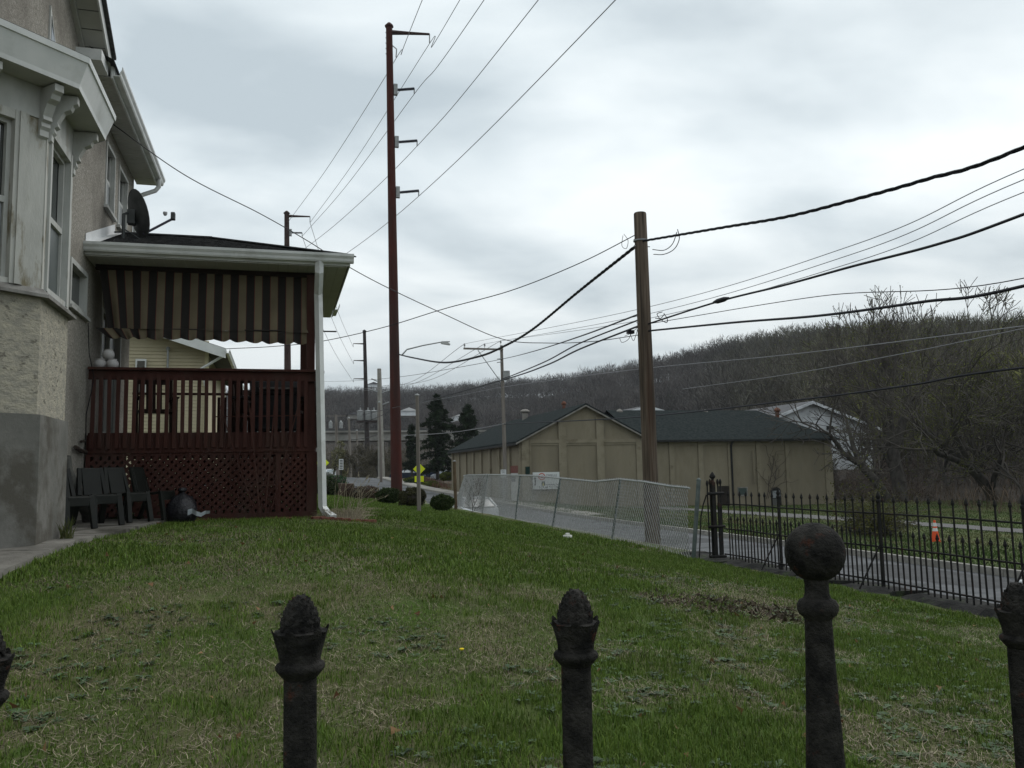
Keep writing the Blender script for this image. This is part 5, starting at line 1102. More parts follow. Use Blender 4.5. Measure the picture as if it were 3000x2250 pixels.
ar = MB(); ar.prism([(u(.055), v(.78)), (u(.105), v(.78)), (u(.105), v(.40)), (u(.14), v(.40)), (u(.08), v(.26)), (u(.02), v(.40)), (u(.055), v(.40))], 1, yb-.01, yb-.002); ar.build('arrow', m_ink, ss)
sl_ = thing('speed_sign', 'white speed limit sign on the grey pole before the warehouse', 'sign', (15.5, 60.9, 1.5)); a, c = PY(60.9, 1467, 1376), PY(60.9, 1483, 1399); MB().box(a.x, c.x, 60.9, 60.93, c.z, a.z).build('plate', m_sw, sl_)
xm = (a.x+c.x)/2; text(sl_, 'SPEED', .11, (xm, 60.895, a.z-.10), FR, m_ink); text(sl_, 'LIMIT', .11, (xm, 60.895, a.z-.22), FR, m_ink); text(sl_, '25', .2, (xm, 60.895, a.z-.40), FR, m_ink); MB().tube([(xm, 61.0, c.z+.1), (xm, 61.0, -1)], .03, k=6).build('post', m_gal2, sl_)
def diamond(label, px_, py_, Y_, hs, plaque=True, turn=0):
    p = PY(Y_, px_, py_); t = thing('warning_sign', label, 'sign', (p.x, Y_, -.5)); b = MB(); c_, s_ = math.cos(turn), math.sin(turn)
    P = [(-hs, 0), (0, -hs), (hs, 0), (0, hs)]
    for d_ in (0, .03): b.v += [(p.x+q[0]*c_, Y_+q[0]*s_+d_, p.z+q[1]) for q in P]
    b.f += [(0, 1, 2, 3), (7, 6, 5, 4)]+[(i, (i+1) % 4, 4+(i+1) % 4, 4+i) for i in range(4)]; b.build('plate', m_yel, t); MB().tube([(p.x, Y_+.06, p.z+.3), (p.x, Y_+.06, -1)], .04, k=6).build('post', m_gal2, t)
    if plaque: MB().box(p.x-.42, p.x+.42, Y_, Y_+.03, p.z-hs-.62, p.z-hs-.08).build('plaque', m_yel, t)
    q = MB(); q.box(p.x-.08, p.x+.08, Y_-.012, Y_-.002, p.z-.25, p.z+.12); q.lathe([(.07, 0), (.075, .05), (.03, .1)], (p.x, Y_-.03, p.z+.16), k=8); q.build('pictogram', m_ink, t)
diamond('yellow diamond warning sign with small plaque behind the short grey pole', 1228, 1374, 78, .56); diamond('yellow diamond warning sign peeping out behind the white downspout', 945, 1356, 62, .46, False)
pk_ = thing('parking_sign', 'tall white parking rules sign on a post up the road', 'sign', (4.2, 62, 0)); a, c = PY(62, 993, 1345), PY(62, 1006, 1376); MB().box(a.x, c.x, 62, 62.03, c.z, a.z).build('plate', m_sw, pk_); xm = (a.x+c.x)/2
for i in range(6): MB().box(a.x+.05, c.x-.05, 61.99, 61.998, a.z-.12-.11*i, a.z-.07-.11*i).build('text_line', m_ink, pk_)
MB().tube([(xm, 62.05, c.z+.05), (xm, 62.05, .2)], .05, k=6).build('post', m_dkm, pk_)
# white parked car on the road beyond the chain link fence
m_wcar = mat('white_car_paint', (.62, .64, .65), rough=.3, spec=.5); m_tyre = mat('tyre', (.015, .015, .016), rough=.9); m_cgl = glass('car_glass', (.10, .13, .14), .05)
def car(label, loc, rz, paint, group=None):
    t = thing('parked_car', label, 'car', loc, group=group, rz=rz); ORG[t.name] = (0, 0, 0)
    b = MB(); prof = [(-2.2, .35), (-2.25, .6), (-2.15, .86), (-1.55, .95), (1.05, .98), (1.95, .88), (2.22, .72), (2.25, .4), (2.1, .3), (-2.1, .28)]
    sec = []
    for (x, ins) in ((-.88, .06), (-.9, 0), (.9, 0), (.88, .06)): b.v += [(x, p[0]*(1-ins*.2), p[1]) for p in prof]
    m_ = len(prof)
    for k in range(3): b.f += [(k*m_+i, k*m_+(i+1) % m_, (k+1)*m_+(i+1) % m_, (k+1)*m_+i) for i in range(m_)]
    b.f += [tuple(range(m_)), tuple(range(3*m_, 4*m_))]; b.build('body', paint, t, smooth=True)
    cab = MB(); cab.v += [(s*.84, y, .96) for s in (-1, 1) for y in (-1.95, 1.15)]+[(s*.62, y, z) for s in (-1, 1) for y, z in ((-1.25, 1.42), (.25, 1.46))]
    cab.f += [(0, 1, 5, 4), (2, 6, 7, 3), (4, 5, 7, 6), (0, 4, 6, 2), (1, 3, 7, 5)]; cab.build('cabin_glass', m_cgl, t)
    rf_ = MB(); rf_.v += [(s*.645, y, z) for s in (-1, 1) for y, z in ((-1.3, 1.41), (-.5, 1.475), (.28, 1.455))]+[(s*.60, y, z+.03) for s in (-1, 1) for y, z in ((-1.28, 1.42), (-.5, 1.48), (.24, 1.46))]
    rf_.f += [(0, 1, 7, 6), (1, 2, 8, 7), (3, 9, 10, 4), (4, 10, 11, 5), (6, 7, 10, 9), (7, 8, 11, 10), (0, 6, 9, 3), (2, 5, 11, 8)]; rf_.build('roof', paint, t, smooth=True)
    for s in (-1, 1):
        for (p, q) in (((.645, -1.3, 1.42), (.85, -1.98, .95)), ((.645, .28, 1.46), (.85, 1.18, .95)), ((.65, -.45, 1.47), (.855, -.5, .95))): MB().bar((s*p[0], p[1], p[2]), (s*q[0], q[1], q[2]), .06, .09).build('pillar', paint, t)
        MB().box(s*.93-.07, s*.93+.07, .75, .95, .95, 1.1).build('mirror', paint, t, bevel=.02)
        for y in (-1.4, 1.4):
            w_ = MB(); n = 18; w_.tube([(s*.70, y, .32), (s*.91, y, .32)], .32, k=18); w_ = w_.build('wheel', m_tyre, t, smooth=True); MB().tube([(s*.905, y, .32), (s*.92, y, .32)], .2, k=14).build('rim', m_gal2, w_)
    return t
cw = car('white parked car with its roof showing behind the chain link fence', (9.85, 44.2, float(road_z(44))), 0, m_wcar); cw.scale = (1, 1, .86)
m_bcar = mat('dark_blue_paint', (.02, .03, .05), rough=.25); m_scar = mat('silver_paint', (.35, .38, .42), rough=.25)
for (px_, Y_, pm_, lab, a_) in ((1195, 112, m_bcar, 'dark car with bright roof parked beside the tall red pole', 1.2), (1262, 116, m_bcar, 'dark blue car parked below the evergreens', 1.5), (1312, 114, m_scar, 'silver blue car parked beside the warehouse corner', 1.55)):
    p = PY(Y_, px_, 1375); car(lab, (p.x, Y_, float(terrain_z(p.x, Y_))), a_, pm_)
p = PY(150, 968, 1398); car('white car far up the road near the parking sign', (p.x, 150, float(terrain_z(p.x, 150))+.2), 0, m_wcar)
# traffic cone
tc_ = PZ(-1.28, 2742, 1589); cz_ = float(vz(tc_.x, tc_.y)); tc_ = PZ(cz_, 2742, 1590); co = thing('traffic_cone', 'orange traffic cone with white bands on the grass across the road', 'cone', tuple(tc_)); m_or = mat('cone_orange', (.62, .085, .03), rough=.6); S_ = 1.12
MB().box(tc_.x-.18*S_, tc_.x+.18*S_, tc_.y-.18*S_, tc_.y+.18*S_, cz_, cz_+.03).build('base', m_or, co)
rr_ = lambda z: (.135-.105*z/.7)*S_
for z0, z1, m__, nm in ((.03, .36, m_or, 'cone'), (.361, .46, m_sw, 'band'), (.461, .51, m_or, 'cone'), (.511, .62, m_sw, 'band'), (.621, .7, m_or, 'tip')): MB().lathe([(rr_(z0), z0*S_), (rr_(z1), z1*S_)], (tc_.x, tc_.y, cz_), k=16).build(nm, m__, co, smooth=True)
# white cleanout cap on the lawn
zc = .45
for _ in range(8): p = PZ(zc, 1663, 1580); zc = float(lawn_z(p.x, p.y))+.0
cp = thing('cleanout_plug', 'white plastic cleanout plug with square knob on the lawn', 'plug', tuple(p)); m_pvc = mat('white_pvc', (.62, .62, .58), (.55, .55, .5), scale=20, rough=.5)
MB().lathe([(.075, -.05), (.075, .02), (.09, .022), (.092, .075), (.085, .085), (.03, .087)], (p.x, p.y, p.z), k=24).build('cap', m_pvc, cp, smooth=True); MB().box(p.x-.035, p.x+.035, p.y-.035, p.y+.035, p.z+.086, p.z+.125).build('knob', m_pvc, cp, bevel=.006)
# ================================================================== VEGETATION
def frames(D):
    U = np.where(np.abs(D[:, 2:3]) < .9, np.array([[0, 0, 1.]]), np.array([[1., 0, 0]])); A = np.cross(D, U); A /= np.linalg.norm(A, axis=1, keepdims=True)+1e-9; return A, np.cross(D, A)
def seg_mesh(S, k):
    """S rows: x0 y0 z0 x1 y1 z1 r0 r1 -> k-sided open prisms as quads"""
    S = np.asarray(S, dtype=float); n = len(S); P0, P1 = S[:, :3], S[:, 3:6]; D = P1-P0; D /= np.linalg.norm(D, axis=1, keepdims=True)+1e-9; A, B = frames(D)
    V = np.zeros((n, 2, k, 3)); 
    for j in range(k):
        t = 2*math.pi*j/k; o = A*math.cos(t)+B*math.sin(t); V[:, 0, j] = P0+o*S[:, 6:7]; V[:, 1, j] = P1+o*S[:, 7:8]
    base = (np.arange(n)*2*k)[:, None]; F = []
    for j in range(1 if k == 2 else k): F.append(np.concatenate([base+j, base+(j+1) % k, base+k+(j+1) % k, base+k+j], 1))
    return V.reshape(-1, 3), np.concatenate(F)
def rot_about(v, ax, a): return Matrix.Rotation(a, 3, ax) @ v
def bare_tree(h, r, rnd, depth=5, split=2.6, spread=.75, upw=.25, trunk=.35, lean=(0, 0), forks=None, wander=.16, minr=.006):
    segs = []; tips = []
    def go(p, d, L, rad, lev):
        n = max(2, 5-lev) if lev else 6
        for i in range(n):
            d = (d+Vector((rnd.gauss(0, wander), rnd.gauss(0, wander), rnd.gauss(0, wander)+upw*.18*(lev > 0)))).normalized(); q = p+d*(L/n); r1 = rad*(1-.5/n) if lev else rad*(1-.32/n)
            segs.append((*p, *q, rad, r1, lev)); 
            if lev < depth and (i >= 1 if lev else i >= 2) and rnd.random() < .62+.1*(lev > 1):
                ax = d.orthogonal().normalized(); ax = rot_about(ax, d, rnd.uniform(0, 6.28)); c = rot_about(d, ax, rnd.uniform(.45, .95)*spread*1.2); go(q, c, L*rnd.uniform(.45, .72), max(minr, r1*rnd.uniform(.4, .68)), lev+1)
            p = q; rad = r1
        if lev < depth:
            m = 2 if rnd.random() < .75 else 3; a0 = rnd.uniform(0, 6.28)
            for j in range(m):
                ax = rot_about(d.orthogonal().normalized(), d, a0+j*6.28/m+rnd.uniform(-.4, .4)); c = rot_about(d, ax, rnd.uniform(.3, .7)*spread); go(p, c, L*rnd.uniform(.6, .85), max(minr, rad*rnd.uniform(.68, .88)), lev+1)
        else: tips.append((*p, *d))
    go(Vector((0, 0, -.3)), Vector((lean[0], lean[1], 1)).normalized(), h*trunk, r, 0)
    return np.array(segs), np.array(tips)
m_bark = mat('bark', (.032, .029, .026), (.075, .068, .060), scale=3, rough=.95, bump=.5, bscale=12, stretch=(1, 1, .3), detail=7)
m_twig = mat('twigs', (.055, .049, .044), (.10, .09, .08), scale=1.2, rough=.95)
m_leafc = mat('buds', (.6, .6, .6), (1.2, 1.2, 1.2), scale=1.5, rough=.8, attr='col')
def tree_obj(loc, S, T, label, name='bare_tree', cat='tree', group=None, buds=0, budc=((.085, .10, .018), (.14, .15, .032)), buds_s=.07, mk=m_bark, mt=m_twig):
    t = thing(name, label, cat, loc, group=group); L = np.array(loc); S = S.copy(); S[:, :3] += L; S[:, 3:6] += L
    big = S[:, 8] <= 1; V, F = seg_mesh(S[big, :8], 8); np_mesh('trunk', V, F, mk, t, smooth=True)
    V, F = seg_mesh(S[~big, :8], 3); np_mesh('crown', V, F, mt, t)
    if buds:
        P = S[~big]; P = P[P[:, 8] >= P[:, 8].max()-1]; i = rng.integers(0, len(P), buds); f = rng.random((buds, 1)); C = P[i, :3]*(1-f)+P[i, 3:6]*f+rng.normal(0, .12, (buds, 3)); leaf_tris('buds', C, buds_s, budc, t)
    return t
def leaf_tris(name, C, size, cols, parent=None, kind=None, m=None, elong=1.6, up=0):
    n = len(C); a = rng.normal(size=(n, 3)); a[:, 2] += up; a /= np.linalg.norm(a, axis=1, keepdims=True); b = rng.normal(size=(n, 3)); b -= a*(a*b).sum(1, keepdims=True); b /= np.linalg.norm(b, axis=1, keepdims=True)
    s = size*rng.uniform(.6, 1.4, (n, 1)); V = np.stack([C-b*s*.5, C+b*s*.5, C+a*s*elong], 1).reshape(-1, 3); F = np.arange(3*n).reshape(-1, 3)
    c0, c1 = np.array(cols[0]), np.array(cols[1]); f = rng.random((n, 1)); col = np.repeat(c0*(1-f)+c1*f, 3, 0)
    o = np_mesh(name, V, F, m or m_leafc, parent, col=col)
    if kind: tag(o, kind=kind)
    return o
def bush(label, c, rx, ry, rz, cols, n=5000, ls=.03, group=None, name='clipped_bush', flat=.0, rough=.12):
    t = thing(name, label, 'bush', (c[0], c[1], c[2]), group=group)
    cr = MB(); prof = [(max(.01, math.sin(math.pi*i/12)), -math.cos(math.pi*i/12)) for i in range(13)]
    cr.lathe([(p[0], p[1]) for p in prof], k=20, fn=lambda r, z, a: (r*(1+.08*math.sin(3*a+z*4)), z)); cr.v = [(c[0]+v[0]*rx*.84, c[1]+v[1]*ry*.84, c[2]+rz*.75+v[2]*rz*.84) for v in cr.v]; cr.build('branches', m_bark, t, smooth=True)
    d = rng.normal(size=(n, 3)); d /= np.linalg.norm(d, axis=1, keepdims=True); nz = 1+rough*(vnoise(d[:, 0]*3+9, d[:, 1]*3+d[:, 2]*2, .8, int(c[0]*7) % 50)-.5)*2; rr = rng.uniform(.82, 1.02, n)**.7*nz
    P = np.array(c)+np.stack([d[:, 0]*rx, d[:, 1]*ry, rz*.75+d[:, 2]*rz], 1)*1.0; P = np.array(c)+np.stack([d[:, 0]*rx*rr, d[:, 1]*ry*rr, rz*.75+d[:, 2]*rz*rr], 1); P = P[P[:, 2] > c[2]-.05]
    leaf_tris('foliage', P, ls, cols, t); return t
GB = 'clipped bushes at the end of the lawn'
def gz(px_, py_, z0): 
    z = z0
    for _ in range(10): p = PZ(z, px_, py_); z = .5*z+.5*float(lawn_z(p.x, p.y))
    return p
dg = ((.012, .024, .008), (.058, .082, .026)); ol = ((.03, .032, .014), (.065, .06, .028)); rd = ((.05, .035, .025), (.10, .065, .045))
for (px_, top, bot, Y_, w, cols, lab) in ((945, 1395, 1448, 40, 78, dg, 'dark clipped bush just right of the white downspout'), (1066, 1425, 1452, 36, 96, rd, 'low reddish brown bush between two clipped green bushes'), (1140, 1428, 1464, 31, 68, dg, 'dark green dome bush at the foot of the red pole'), (1207, 1430, 1472, 28, 66, ol, 'loose olive bush just left of the short grey pole'), (1297, 1446, 1482, 25, 62, dg, 'dark round bush right of the short grey pole')):
    a = PY(Y_, px_, bot); e = PY(Y_, px_, top); hw = w/2*Y_*1.03/2500; bush(lab, (a.x, Y_, a.z-.05), hw, hw*.9, (e.z-a.z)/1.72, cols, n=9000, ls=.035 if cols is dg else .03, group=GB, rough=.26 if cols is dg else .45)
tag(MB().box(PY(44, 985, 1440).x, PY(44, 1038, 1440).x, 44, 45, .2, PY(44, 1000, 1417).z).build('low_brick_wall', mat('dark_brickwork', (.05, .035, .03), (.09, .06, .05), scale=8), bevel=.03), 'low dark brick planter wall behind the bushes', 'wall')
# flowers and wrapped things near it
bush('pale grey green shrub beside the low planter wall', (PY(46, 958, 1400).x, 46, .9), .55, .4, .5, ((.12, .14, .10), (.25, .27, .22)), n=1500, ls=.06, name='garden_shrub'); bush('bright green shrub on the low planter wall', (PY(45, 985, 1400).x, 45.3, 1.0), .6, .4, .35, ((.02, .06, .02), (.05, .12, .05)), n=1500, ls=.05, name='garden_shrub')
# shrubs on the bank under the evergreens
for i, (px_, py_, Y_, w, lab) in enumerate(((1205, 1400, 98, .9, 'yellow green mound shrub beside the red pole bank'), (1215, 1414, 94, 1.3, 'dark green spreading shrub below the warning sign'), (1262, 1414, 92, 1.0, 'yellow green shrub right of the warning sign plaque'), (1312, 1388, 106, 1.1, 'yellow green globe shrub before the parked silver car'))):
    p = PY(Y_, px_, py_+6); bush(lab, (p.x, Y_, p.z-.5), w, w*.8, w*.5, ((.05, .07, .008), (.12, .14, .015)) if 'yellow' in lab else ((.012, .025, .01), (.03, .05, .015)), n=2500, ls=.1, name='bank_shrub')
# evergreens
m_need = mat('needles', (.5, .5, .5), (1.4, 1.4, 1.4), scale=1.0, rough=.9, attr='col')
def conifer(label, px_, top, bot, Y_, wpx, seed, n=90):
    rnd = random.Random(seed); a, e = PY(Y_, px_, bot), PY(Y_, px_, top); h = e.z-a.z; R = wpx/2*Y_/2450; t = thing('evergreen_tree', label, 'tree', (a.x, Y_, a.z), group=None)
    MB().tube([(a.x, Y_, a.z-.5), (a.x, Y_, a.z+h*.95)], [h*.022, .03], k=8).build('trunk', m_bark, t); P = []; S = []
    for i in range(n):
        f = (i+.5)/n; z = a.z+h*(.06+.93*f); L = R*(1-f)**.75*rnd.uniform(.4, 1.3)+.12; az_ = rnd.uniform(0, 6.28); dr = rnd.uniform(.15, .45); p = Vector((a.x, Y_, z)); d = Vector((math.cos(az_), math.sin(az_), .12))
        q = p
        for s in range(6):
            d = (d+Vector((0, 0, -dr*.28))).normalized(); q2 = q+d*(L/6); S.append((*q, *q2, .035*(1-s/7)+.008, .03*(1-s/6)+.006)); m = 26
            for _ in range(m): u = rnd.random(); c = q.lerp(q2, u); P.append((c.x+rnd.gauss(0, .10*(1-s/9)*R*.35), c.y+rnd.gauss(0, .1*R*.35), c.z-abs(rnd.gauss(0, .14*R*.3))))
            q = q2
    V, F = seg_mesh(S, 3); np_mesh('branches', V, F, m_bark, t); leaf_tris('needles', np.array(P), .16, ((.008, .016, .008), (.022, .036, .016)), t, m=m_need, elong=2.2); return t
conifer('tall dark evergreen right of the short grey pole with drooping boughs', 1282, 1155, 1392, 97, 165, 3, n=82); conifer('broad dark evergreen behind the warehouse roof edge', 1372, 1185, 1392, 104, 170, 5, n=76); conifer('small dark evergreen just left of the short grey pole', 1207, 1245, 1385, 108, 80, 8, n=44)
# clipped round street trees
for i, (px_, top, bot, Y_, w, lab) in enumerate(((1052, 1300, 1402, 128, 92, 'round leafless street tree behind the parking sign'), (1105, 1305, 1405, 122, 70, 'round leafless street tree left of the red pole'), (1150, 1300, 1400, 136, 60, 'leafless street tree half hidden by the red pole'), (975, 1290, 1400, 132, 80, 'thin budding tree behind the yellow sign'))):
    a, e = PY(Y_, px_, bot), PY(Y_, px_, top); h = e.z-a.z; rnd = random.Random(40+i); S, T = bare_tree(h*1.15, .16, rnd, depth=5, spread=.95, trunk=.30, upw=.1); k = h/max(1e-3, S[:, 5].max()); S[:, :6] *= k; hw = w/2*Y_/2450; k2 = hw/max(np.abs(S[:, 3]).max(), .1); S[:, [0, 1, 3, 4]] *= k2
    tree_obj((a.x, Y_, a.z), S, T, lab, 'street_tree', buds=2600 if i == 3 else 1500, budc=((.045, .04, .025), (.08, .07, .04)) if i < 3 else ((.10, .10, .04), (.2, .19, .10)), buds_s=.14)
# big bare trees on the right
big = [((2648, 1500), 61, 840, 8, dict(depth=6, spread=.46, trunk=.46, wander=.10), .68, 'tall forked bare tree rising beside the white sided building', 0),
       ((2640, 1495), 60, 985, 21, dict(depth=5, spread=.8, trunk=.42, lean=(-.62, .1)), .45, 'bare tree leaning left with dead broken limbs before the white building', 0),
       ((2935, 1510), 58, 860, 33, dict(depth=6, spread=.75, trunk=.36, lean=(-.22, .1)), .5, 'large bare tree with pale budding crown at the wood edge', 7000),
       ((2790, 1500), 68, 960, 45, dict(depth=5, spread=.6, trunk=.4, lean=(.05, 0)), .24, 'slim pale stemmed tree between two large bare trees', 5000),
       ((2480, 1480), 80, 1240, 52, dict(depth=5, spread=.7, trunk=.35), .12, 'thin bare sapling before the white sided wall', 0),
       ((2545, 1485), 79, 1200, 57, dict(depth=5, spread=.8, trunk=.3), .14, 'thin bare tree with tangled twigs before the white sided wall', 0),
       ((2990, 1520), 52, 1000, 60, dict(depth=6, spread=.8, trunk=.35, lean=(.1, 0)), .3, 'budding tree with yellow green haze beside the gravel drive', 8000),
       ((2860, 1495), 72, 1010, 66, dict(depth=5, spread=.7, trunk=.4), .2, 'slender grey tree in the wood behind the cone', 5000),
       ((2730, 1490), 75, 1020, 77, dict(depth=5, spread=.75, trunk=.4, lean=(.08, 0)), .2, 'slender leaning tree with yellow buds deeper in the wood', 6000)]
for (pb, Y_, topy, sd_, kw, r, lab, bd_) in big:
    a, e = PY(Y_, *pb), PY(Y_, pb[0], topy); h = e.z-a.z; S, T = bare_tree(h, r, random.Random(sd_), **kw); k = h/S[:, 5].max(); S[:, :6] *= k; S[:, 6:8] = np.maximum(S[:, 6:8], np.where(S[:, 8:9] <= 2, .085, np.where(S[:, 8:9] <= 3, .05, .025)))
    tree_obj((a.x, Y_, a.z-.3), S, T, lab, buds=bd_, buds_s=.075)
# forsythia-like shrub by the iron fence side of the drive
sh_ = PZ(-1.15, 2560, 1575); rnd = random.Random(5); S = []
for i in range(150):
    a_ = rnd.uniform(0, 6.28); el = rnd.uniform(.35, 1.2); d = Vector((math.cos(a_)*math.cos(el), math.sin(a_)*math.cos(el), math.sin(el))); p = Vector((rnd.gauss(0, .2), rnd.gauss(0, .2), 0)); L = rnd.uniform(1.2, 2.4)
    for s in range(6):
        d = (d+Vector((rnd.gauss(0, .1), rnd.gauss(0, .1), -.07))).normalized(); q = p+d*(L/6); S.append((*p, *q, .016-.002*s, .014-.002*s, 2 if s else 1)); 
        if rnd.random() < .7: d2 = (d+Vector((rnd.gauss(0, .6), rnd.gauss(0, .6), rnd.gauss(.1, .4)))).normalized(); S.append((*q, *(q+d2*rnd.uniform(.2, .6)), .007, .004, 3))
        p = q
tree_obj((sh_.x, sh_.y, float(vz(sh_.x, sh_.y))), np.array(S), None, 'twiggy budding shrub on the verge across the road', 'shrub', 'shrub', buds=6500, budc=((.06, .065, .012), (.10, .10, .025)), buds_s=.045)

# ---- woods as masses
def wood_variants(nv, depth, k, segs_max, seed):
    out = []
    for i in range(nv):
        S, T = bare_tree(1.0, .013, random.Random(seed+i), depth=depth, spread=.85, trunk=.34, minr=.0022, wander=.15); S[:, :6] /= S[:, 5].max()
        if len(S) > segs_max:
            keep = np.concatenate([np.where(S[:, 8] <= 2)[0], rng.permutation(np.where(S[:, 8] > 2)[0])])[:segs_max]; S = S[keep]
        S[:, 6:8] = np.maximum(S[:, 6:8], .0042); out.append(seg_mesh(S[:, :8], k))
    return out
def scatter(name, P, hts, variants, cols, m, parent=None):
    Vs = []; Fs = []; Cs = []; off = 0; idx = rng.integers(0, len(variants), len(P)); ang = rng.uniform(0, 6.28, len(P)); wdt = rng.uniform(.85, 1.3, len(P))
    for vi, (V, F) in enumerate(variants):
        sel = np.where(idx == vi)[0]
        if not len(sel): continue
        c, s = np.cos(ang[sel])[:, None], np.sin(ang[sel])[:, None]; h = hts[sel][:, None]; w = h*wdt[sel][:, None]
        X = (V[None, :, 0]*c-V[None, :, 1]*s)*w+P[sel, 0:1]; Y = (V[None, :, 0]*s+V[None, :, 1]*c)*w+P[sel, 1:2]; Z = V[None, :, 2]*h+P[sel, 2:3]
        Vs.append(np.stack([X, Y, Z], -1).reshape(-1, 3)); n = len(V); Fs.append((F[None]+(np.arange(len(sel))*n)[:, None, None]+off).reshape(-1, F.shape[1])); Cs.append(np.repeat(cols[sel], n, 0)); off += n*len(sel)
    return tag(np_mesh(name, np.concatenate(Vs), np.concatenate(Fs), m, parent, col=np.concatenate(Cs)), kind='stuff')
m_wd2 = mat('woodland', (.75, .75, .75), (1.2, 1.2, 1.2), scale=.08, rough=.95, attr='col')
def puff_variants(nv, ntw, seed):
    """tree seen from far off: stem, a few limbs, a rounded crown of fine upswept twigs"""
    out = []
    for i in range(nv):
        r_ = np.random.default_rng(seed+i); S = [(0, 0, 0, .01, 0, .5, .011, .008)]
        w = r_.uniform(.20, .32); hz = r_.uniform(.30, .40); zc_ = 1-hz
        for k in range(7): a_ = r_.uniform(0, 6.28); z0_ = r_.uniform(.3, .6); rr_ = w*r_.uniform(.4, .85); S.append((.01, 0, z0_, .01+rr_*math.cos(a_), rr_*math.sin(a_), z0_+r_.uniform(.2, .38), .006, .003))
        V, F = seg_mesh(S, 2); V2 = []; 
        d = r_.normal(size=(ntw, 3)); d /= np.linalg.norm(d, axis=1, keepdims=True); q = r_.random((ntw, 1))**.4; P0 = d*q*np.array([[w, w, hz]])*.9+np.array([[0, 0, zc_]]); D = d*np.array([[.7, .7, .4]])+np.array([[0, 0, .75]])+r_.normal(0, .25, (ntw, 3)); D /= np.linalg.norm(D, axis=1, keepdims=True); L_ = r_.uniform(.06, .15, (ntw, 1)); P1 = P0+D*L_; sd_ = np.cross(D, r_.normal(size=(ntw, 3))); sd_ /= np.linalg.norm(sd_, axis=1, keepdims=True)+1e-9; sd_ *= r_.uniform(.0035, .0075, (ntw, 1))
        Vt = np.stack([P0-sd_, P0+sd_, P1+sd_*.4, P1-sd_*.4], 1).reshape(-1, 3); Ft = np.arange(4*ntw).reshape(-1, 4)+len(V); out.append((np.concatenate([V, Vt]), np.concatenate([F, Ft])))
    return out
vf = puff_variants(10, 92, 100)
def polar(n, a0, a1, r0f, r1f):
    az = np.radians(rng.uniform(a0, a1, n)); deg = np.degrees(az); u = rng.random(n); r0 = np.interp(deg, *r0f); r1 = np.interp(deg, *r1f); r = np.sqrt(r0**2+(r1**2-r0**2)*u); x, y = r*np.sin(az), r*np.cos(az); return np.stack([x, y, terrain_z(x, y)], 1), deg, r
P, dg_, r_ = polar(6500, -6, 56, ([-6, 12, 18, 26, 34, 56], [370, 350, 310, 210, 170, 160]), ([-6, 10, 18, 25, 33, 56], [650, 630, 570, 490, 400, 390]))
g = vnoise(P[:, 0], P[:, 1], 45, 21); h = 8.0+6.5*rng.random(len(P))**1.2
base = np.array([.074, .070, .069]); gr = np.array([.098, .100, .032]); rdc = np.array([.098, .077, .068])
f = np.clip((dg_-27)/10, 0, 1)[:, None]*rng.random((len(P), 1))*.9; f2 = (g[:, None]*rng.random((len(P), 1)))*.7; cols = base*(1-f2)+rdc*f2; cols = cols*(1-f)+gr*f; cols *= rng.uniform(.55, 1.35, (len(P), 1))*(.75+.5*vnoise(P[:, 0], P[:, 1], 22, 77))[:, None]
scatter('hillside_wood', P, h, vf, cols, m_wd2)
# evergreens on the hill, and the scrub of the lower slope
Pc, dgc, rc = polar(9, -4, 50, ([-6, 56], [330, 180]), ([-6, 18, 33, 56], [640, 570, 400, 380])); L = []
for p in Pc:
    hh = rng.uniform(6, 10); n = 300; fz = rng.random(n)**1.3; rr = (1-fz)*hh*.17*rng.uniform(.3, 1, n); aa = rng.uniform(0, 6.28, n); L.append(np.stack([p[0]+rr*np.cos(aa), p[1]+rr*np.sin(aa), p[2]+1+fz*hh], 1))
leaf_tris('hillside_evergreens', np.concatenate(L), .9, ((.012, .02, .013), (.028, .04, .022)), kind='stuff')
Ps, ds_, rs_ = polar(5200, -4, 40, ([-6, 20, 30, 40], [232, 200, 130, 110]), ([-6, 12, 18, 26, 40], [385, 360, 320, 225, 190])); hs = rng.uniform(1.2, 4.2, len(Ps)); cs = np.array([.075, .06, .048])*rng.uniform(.6, 1.3, (len(Ps), 1))
vsb = wood_variants(4, 4, 2, 40, 300); scatter('scrub', Ps, hs, vsb, cs, m_wd2)
# nearer wood on the right, behind the white building and along the drive
vn_ = wood_variants(7, 5, 3, 330, 500)
Pn, dn, rn = polar(150, 36.5, 58, ([36, 40, 44, 58], [135, 112, 100, 85]), ([36, 58], [210, 185])); hn = rng.uniform(9, 16, len(Pn)); cn = np.array([.115, .104, .085])*rng.uniform(.55, 1.25, (len(Pn), 1)); scatter('woodland', Pn, hn, vn_, cn, m_wd2)
Pb = Pn[rng.integers(0, len(Pn), 60000)]; hb = rng.uniform(1.5, 13, 60000); C = np.stack([Pb[:, 0]+rng.normal(0, 2.0, 60000), Pb[:, 1]+rng.normal(0, 2.0, 60000), Pb[:, 2]+hb], 1)
leaf_tris('woodland_buds', C, .10, ((.065, .075, .012), (.12, .125, .025)), kind='stuff')
vo = puff_variants(6, 130, 900); Po, do_, ro = polar(420, 38, 58, ([36, 40, 44, 58], [120, 105, 95, 80]), ([36, 58], [230, 200])); co = np.array([.118, .122, .038])*rng.uniform(.5, 1.3, (len(Po), 1))*1.0; co = np.where(rng.random((len(Po), 1)) < .68, co, np.array([.115, .10, .082])*rng.uniform(.6, 1.2, (len(Po), 1))); scatter('budding_wood', Po, rng.uniform(7, 14, len(Po)), vo, co, m_wd2)
